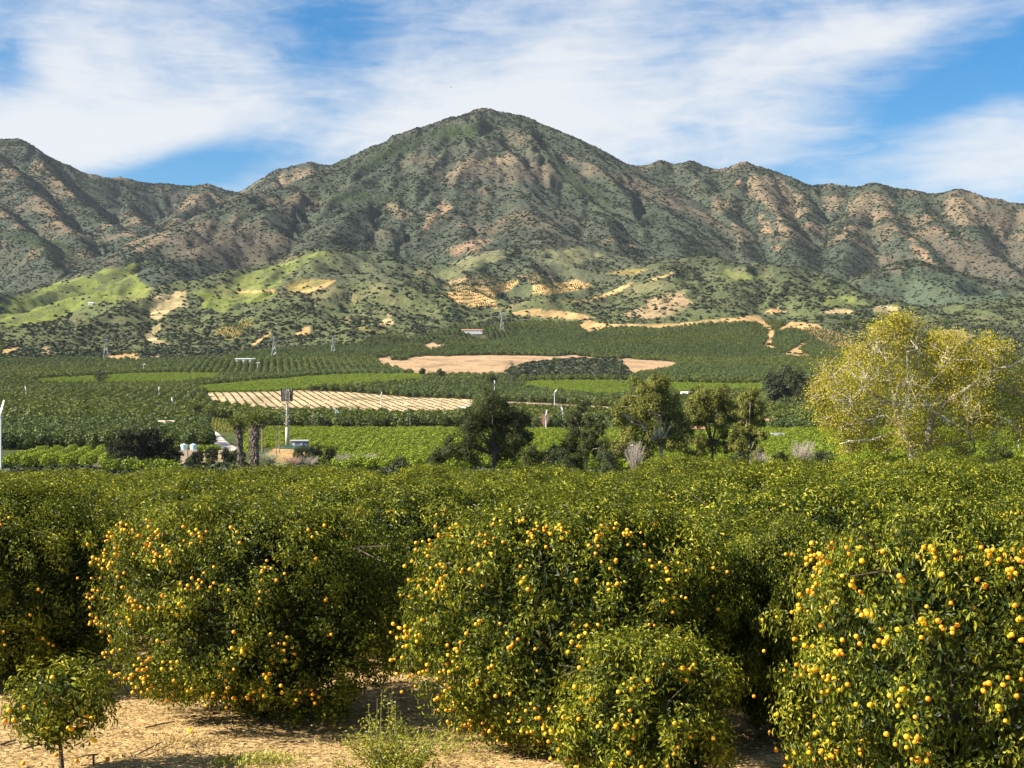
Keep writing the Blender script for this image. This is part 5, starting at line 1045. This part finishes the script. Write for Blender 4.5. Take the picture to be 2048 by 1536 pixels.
lattice_tower(548, 672, 34, 'lattice tower at the foot of the scrub, left one of a pair', 2000, 2700)
lattice_tower(666, 672, 28, 'thin lattice tower at the foot of the scrub, right one of a pair', 2000, 2800)
lattice_tower(212, 674, 32, 'faint lattice tower above the orange dirt patch at left', 2000, 2800)
def pole(px, row_top, h, label, y0, y1, mat=None, arm=True):
    p = stand(px, row_top, h, y0, y1); t = empty('utility_pole', p, .3); MB().tube([(0, 0, -.4), (0, 0, h)], [.19, .13], 7).build('post', mat or M_POLEWOOD, t)
    if arm: MB().box((0, 0, h - .7), (2.4, .14, .16)).build('crossarm', M_POLEWOOD, t)
    tag(t, label, 'utility pole', 'utility poles of the valley')
for a in ((102, 790, 11, 'brown utility pole in the dark orchard at far left', 850, 1500), (553, 851, 11, 'utility pole just left of the cell tower', 480, 640), (559, 854, 10, 'second utility pole nearest the cell tower fence', 480, 640), (624, 825, 11, 'reddish utility pole on the dirt track right of the cell tower', 850, 1000), (820, 826, 11, 'pale utility pole on the dirt track right of centre', 850, 1000), (421, 822, 10, 'utility pole right of the tall palm pair', 800, 1100), (883, 800, 9, 'thin pole on the right part of the tilled field', 1000, 1500), (912, 799, 9, 'thin pole near the right tip of the tilled field', 1000, 1500), (940, 799, 9, 'thin pole at the right tip of the tilled field', 1000, 1500), (1365, 855, 8, 'short pole in the bright grove right of the tall cottonwood', 500, 900), (1060, 790, 11, 'pale pole above the big oak', 1000, 1500)):
    pole(*a)
# palms with thatched skirts
M_FROND = mat_leaf("palm_frond", [(0, (.05, .06, .015)), (.5, (.13, .14, .03)), (1, (.26, .24, .06))], .6, .3, .1, objvar=.1); M_SKIRT = mat_plain("dead_frond_skirt", (.24, .19, .14), .95, .4, 2.0)
def palm(px, row_top, h, label, y0, y1, seed, bare=False, lean=0.0, wide=1.0):
    p = stand(px, row_top, h, y0, y1); t = empty('fan_palm', p); r = np.random.default_rng(seed); mb = MB(); mb.tube([(0, 0, -.3), (lean * .5, 0, h * .45), (lean, 0, h * .9)], [.40, .32, .27], 9); mb.build('trunk', M_POLEWOOD, t)
    n = 1500 if not bare else 260; zz = h * (.06 + .84 * r.random(n)) if not bare else h * (.72 + .16 * r.random(n)); an = r.random(n) * 6.28; rad = wide * (.34 + .42 * (zz / h) ** 1.5) * (.6 + .5 * r.random(n))
    P = np.c_[lean * zz / h + rad * np.cos(an), rad * np.sin(an), zz]; Nr = np.c_[np.cos(an), np.sin(an), .3 + 0 * an] + r.normal(size=(n, 3)) * .3; Nr /= np.linalg.norm(Nr, axis=1, keepdims=True)
    V, Fq = leaves_mesh(P, Nr, np.c_[0 * an, 0 * an, -1 + 0 * an] + r.normal(size=(n, 3)) * .2, 1.0 + .8 * r.random(n), .22 + .2 * r.random(n), .1); V[:, 2] = np.maximum(V[:, 2], .1); mesh_obj('dead_frond_skirt', V, Fq, M_SKIRT, t)
    n = 620; d = rand_dirs(n, r); d[:, 2] = d[:, 2] * .75 + .3; P = np.array([lean, 0, h * .9]) + d * (.4 + 2.3 * r.random((n, 1))) * wide; Nr = np.cross(d, rand_dirs(n, r)); Nr /= np.linalg.norm(Nr, axis=1, keepdims=True) + 1e-6
    V, Fq = leaves_mesh(P, Nr, d, .7 + .6 * r.random(n), .16 + .2 * r.random(n), .1); mesh_obj('fronds', V, Fq, M_FROND, t, attrs={'tint': np.repeat(np.clip(.5 + .2 * r.normal(size=n), 0, 1), 4)})
    tag(t, label, 'palm tree', 'fan palms beside the farm road')
palm(390, 803, 12.5, 'left palm of the shaggy pair beside the farm road', 650, 1000, 1); palm(399, 804, 12.5, 'right palm of the shaggy pair beside the farm road', 650, 1000, 2)
palm(484, 838, 14, 'leftmost leaning palm of the group beside the cell tower', 380, 640, 3, lean=-1.2); palm(505, 836, 15, 'thickest shaggy palm in the group beside the cell tower', 380, 640, 4, wide=1.15); palm(511, 832, 14.5, 'palm close behind the thickest shaggy palm', 380, 660, 5); palm(525, 830, 14, 'bare trunked palm nearest the cell tower', 420, 680, 6, bare=True)
# cell tower dressed as a pine, its shelter and fence
def cell_tower():
    y = 575.0; x = (574 - 1024) / F * y; z = float(gz(x, y)); top = CAMZ + (HOR - 779) / F * y - z; t = empty('cell_tower', (x, y, z)); r = random.Random(3)
    MB().tube([(0, 0, -.3), (0, 0, top * .33)], [.62, .58], 12).build('base_pole', M_MONO, t, True); MB().tube([(0, 0, top * .33), (0, 0, top * .98)], [.42, .30], 12).build('upper_pole', M_MONO, t, True)
    MB().tube([(.75, 0, 0), (.62, 0, top * .8)], .10, 5).build('cable_run', M_STEEL, t)
    for k in range(44):
        zz = top * (.36 + .58 * k / 44) ; an = k * 2.4; L = r.uniform(1.1, 2.1); b = MB(); e = np.array([L * math.cos(an), L * math.sin(an), zz + L * .35]); b.tube([(0, 0, zz), e], [.08, .04], 4)
        for q in range(7): u = r.uniform(.35, 1); s = np.array([0, 0, zz]) + (e - np.array([0, 0, zz])) * u; b.tube([s, s + np.array([r.uniform(-.5, .5), r.uniform(-.5, .5), r.uniform(-.1, .5)])], [.06, .02], 3)
        b.build('branch', M_MONO if k % 3 else M_GREENF, t)
    for lvl, rad in ((.86, 2.0), (.965, 2.1)):
        ring = MB().tube([(rad * .85 * math.cos(q * math.pi / 6), rad * .85 * math.sin(q * math.pi / 6), top * lvl) for q in range(13)], .07, 4).build('antenna_ring', M_WHITE, t)
        for k in range(9):
            an = 2 * math.pi * k / 9; MB().box((rad * math.cos(an), rad * math.sin(an), top * lvl - .2), (.5, .32, 2.6), an).build('antenna_panel', M_PANEL, ring)
    for k in range(4): MB().box((1.5 * math.cos(k * 1.7), 1.5 * math.sin(k * 1.7), top * .985), (.7, .5, .9)).build('radio_unit', M_WHITE, t)
    tag(t, 'cell tower dressed as a bare pine with dark antenna panels on top', 'cell tower')
    y2 = 568.0; xs = (599 - 1024) / F * y2; zs = float(gz(xs, y2)); h = empty('equipment_shelter', (xs, y2, zs)); 
    MB().box((0, 0, 1.3), (6.2, 3.6, 2.7)).build('wall', M_BLUEW, h); MB().box((.2, 0, 2.85), (7.0, 4.4, .45)).build('roof', M_METALROOF, h); MB().box((-1.9, -1.83, 1.05), (.95, .06, 2.1)).build('door', M_WHITE, h); MB().box((1.0, -1.95, 1.4), (.9, .35, .8)).build('air_conditioner', M_STEEL, h)
    tag(h, 'blue grey equipment shelter with a white roof beside the cell tower', 'shed')
    f = empty('slatted_fence', (0, 0, 0)); y3 = 562.0; n = 26; xa, xb = (557 - 1024) / F * y3, (628 - 1024) / F * y3
    f.location = (xa, y3, float(gz((xa + xb) / 2, y3)))
    for k in range(n):
        xx = (xb - xa) * (k + .5) / n; MB().box((xx, 0, .75 + float(gz(xa + xx, y3)) - f.location.z), ((xb - xa) / n * .9, .06, 1.7)).build('slat', M_GREENF, f)
    for k in range(6): xx = (xb - xa) * k / 5; MB().tube([(xx, .08, -.6 + float(gz(xa + xx, y3)) - f.location.z), (xx, .08, 1.8 + float(gz(xa + xx, y3)) - f.location.z)], .05, 6).build('post', M_STEEL, f)
    tag(f, 'dark green slatted fence round the cell tower compound', 'fence')
cell_tower()
for px, lab in ((368, 'pale blue water tank, left one of the two'), (387, 'pale blue water tank, right one of the two')):
    y = 545.0; x = (px - 1024) / F * y; z = float(gz(x, y)); zb = CAMZ + (HOR - 899.5) / F * y; t = empty('water_tank', (x, y, z)); hb = max(.2, zb - z)
    tk = MB(); tk.tube([(0, 0, hb), (0, 0, hb + 1.75), (0, 0, hb + 2.05), (0, 0, hb + 2.2)], [1.28, 1.28, .9, .25], 20); tk.build('tank_body', M_TANK, t, False); MB().tube([(0, 0, hb + 2.15), (0, 0, hb + 2.35)], .28, 10).build('lid', M_TANK, t); MB().box((0, 0, hb / 2), (3.2, 3.0, hb)).build('pad', M_TANWALL, t); MB().tube([(1.3, -.4, hb + .3), (1.7, -.6, hb + .2)], .07, 6).build('outlet_pipe', M_STEEL, t)
    tag(t, lab, 'water tank', 'water tanks by the farm road')
def house(px, row_base, w, d, hw, roofm, wallm, label, cat='house', rz=0.0, rise=.28, nwin=3, y=None, lift=0.0):
    p = ground_at(px, row_base) if y is None else np.array([(px - 1024) / F * y, y, float(gz((px - 1024) / F * y, y))]); t = empty('farm_building', p, rz); hw2 = hw
    MB().box((0, 0, (hw + lift) / 2 - .4), (w, d, hw + lift + .8)).build('wall', wallm, t); rf = MB(); ov = .5; a, b = w / 2 + ov, d / 2 + ov; zr = hw + lift; rh = d * rise
    rf.add([(-a, -b, zr), (a, -b, zr), (a, b, zr), (-a, b, zr), (-a, 0, zr + rh), (a, 0, zr + rh), (-a, -b, zr + .15), (a, -b, zr + .15), (a, b, zr + .15), (-a, b, zr + .15), (-a, 0, zr + rh + .15), (a, 0, zr + rh + .15)], [(0, 3, 2, 1), (6, 7, 11, 10), (8, 9, 10, 11), (0, 1, 7, 6), (2, 3, 9, 8), (6, 10, 9, 3, 0), (1, 2, 8, 11, 7)])
    rf.build('roof', roofm, t)
    for k in range(nwin): x = -w / 2 + w * (k + .5) / nwin; MB().box((x, -d / 2 - .02, hw * .55 + lift), (min(1.3, w / nwin * .4), .08, hw * .36)).build('window', M_GLASS, t)
    MB().box((w / 2 - w / nwin * .08 - .5, -d / 2 - .03, hw * .38 + lift), (1.0, .08, hw * .76)).build('door', M_POLEWOOD, t)
    tag(t, label, cat, 'farm buildings across the valley')
house(333, 832, 9, 6, 2.8, M_TANWALL, M_TANWALL, 'small tan farm shed in the orchard left of the palm pair', 'shed', nwin=2, y=905, lift=1.5)
house(491, 727, 27, 8, 3.5, M_METALROOF, M_WHITE, 'long low white shed below the left scrub hills', 'shed', nwin=5, y=2080, lift=2.0, rise=.12)
house(944, 661, 36, 9, 4.0, M_TILE, M_WHITE, 'long ranch house with red tiled roof beside the tall lattice tower', 'house', nwin=6, y=2560, lift=2.0, rise=.2)
house(1376, 775, 12, 8, 3.5, M_STUCCO, M_TANWALL, 'small house with pale roof behind the right cottonwoods', 'house', nwin=3, y=1330, lift=1.5)
house(1533, 829, 10, 7, 3.4, M_TILE, M_STUCCO, 'white walled house with brown roof right of the eucalyptus', 'house', nwin=2, y=960, lift=1.0)
house(1395, 868, 7, 5, 2.6, M_TILE, M_TANWALL, 'small red roofed hut in the bright grove', 'hut', nwin=2, y=840, lift=1.0)
house(182, 610, 9, 6, 3.0, M_METALROOF, M_WHITE, 'tiny white hut on top of the dark left foothill', 'hut', nwin=1)
def trailer():
    y = 760.0; x = (1555 - 1024) / F * y; z = float(gz(x, y)); t = empty('box_trailer', (x, y, z)); l = 3.0
    MB().box((0, 0, l), (6.6, 2.4, 1.7)).build('body', M_WHITE, t); MB().box((0, 0, l + .93), (6.7, 2.5, .1)).build('roof', M_METALROOF, t); MB().box((0, 0, l / 2 - .3), (5.0, 1.6, l - .5)).build('loading_ramp', M_TANWALL, t)
    for s in (-1, 1):
        MB().tube([(s * 1.9, -1.0, l - 1.05), (s * 1.9, -1.25, l - 1.05)], .42, 12).build('wheel', M_PANEL, t)
    tag(t, 'white box trailer standing at the edge of the right hand grove', 'trailer')
trailer()
def hedge():
    r = np.random.default_rng(8); n = 0
    for k, px in enumerate(np.linspace(428, 484, 9)):
        y = 880 - k * 8; x = (px - 1024) / F * y; t = empty('cypress_hedge_plant', (x, y, float(gz(x, y)))); m = 420; an = r.random(m) * 6.28; z = 7.5 * r.random(m); rad = 2.0 * np.sqrt(np.clip(1 - (z / 8.2) ** 2, .05, 1)) * (.8 + .3 * r.random(m)); P = np.c_[rad * np.cos(an), rad * np.sin(an), z]; Nr = np.c_[np.cos(an), np.sin(an), .3 + 0 * an] + r.normal(size=(m, 3)) * .3; Nr /= np.linalg.norm(Nr, axis=1, keepdims=True)
        V, Fq = leaves_mesh(P, Nr, np.c_[0 * an, 0 * an, 1 + 0 * an] + r.normal(size=(m, 3)) * .3, .8 + .5 * r.random(m), .5 + .3 * r.random(m), .1); mesh_obj('crown', V, Fq, M_COT, t, attrs={'tint': np.repeat(np.clip(.55 + .15 * r.normal(size=m), 0, 1), 4)}); MB().tube([(0, 0, -.3), (0, 0, 3)], .15, 6).build('trunk', M_GREY_BARK, t)
        tag(t, 'tall yellowish hedge plant along the pale farm road', 'hedge', 'yellowish hedge along the farm road')
hedge()
def bird():
    p = px2(902.3, 175, 620.0); b = MB(); w = []
    b.tube([(0, -.32, 0), (0, -.2, .0), (0, 0, .02), (0, .2, .0), (0, .42, .0)], [.02, .075, .10, .07, .03], 8)
    for s in (-1, 1): b.add([(0, .12, .03), (s * .35, .16, .10), (s * .75, -.02, .07), (s * .72, -.12, .06), (s * .33, -.08, .09), (0, -.12, .03), (0, .12, .0), (s * .35, .16, .07), (s * .75, -.02, .05), (s * .72, -.12, .04), (s * .33, -.08, .06), (0, -.12, 0)], [(0, 1, 4, 5), (1, 2, 3, 4), (6, 11, 10, 7), (7, 10, 9, 8), (0, 6, 7, 1), (1, 7, 8, 2), (2, 8, 9, 3), (3, 9, 10, 4), (4, 10, 11, 5)])
    o = b.build('bird', mat_plain('dark_feather', (.05, .045, .04), .8), loc=p); o.rotation_euler = (.1, .15, .6); tag(o, 'small dark bird soaring in the sky above the peak', 'bird')
bird()
# ------------------------------------------------------------------ air between here and the mountains
def haze(dens):
    b = MB(); b.box((0, 0, 640), (33000, 33000, 1316)); m = bpy.data.materials.new("haze_air"); m.use_nodes = True; N = m.node_tree.nodes; N.clear(); o = N.new('ShaderNodeOutputMaterial'); v = N.new('ShaderNodeVolumePrincipled')
    v.inputs['Color'].default_value = (.82, .90, 1.0, 1); v.inputs['Density'].default_value = dens; v.inputs['Anisotropy'].default_value = 0.0; m.node_tree.links.new(v.outputs[0], o.inputs['Volume'])
    tag(b.build('haze', m), 'thin pale haze over the valley and mountains', 'haze', kind='stuff')
HAZE = 1.1e-5
if HAZE > 0: haze(HAZE)
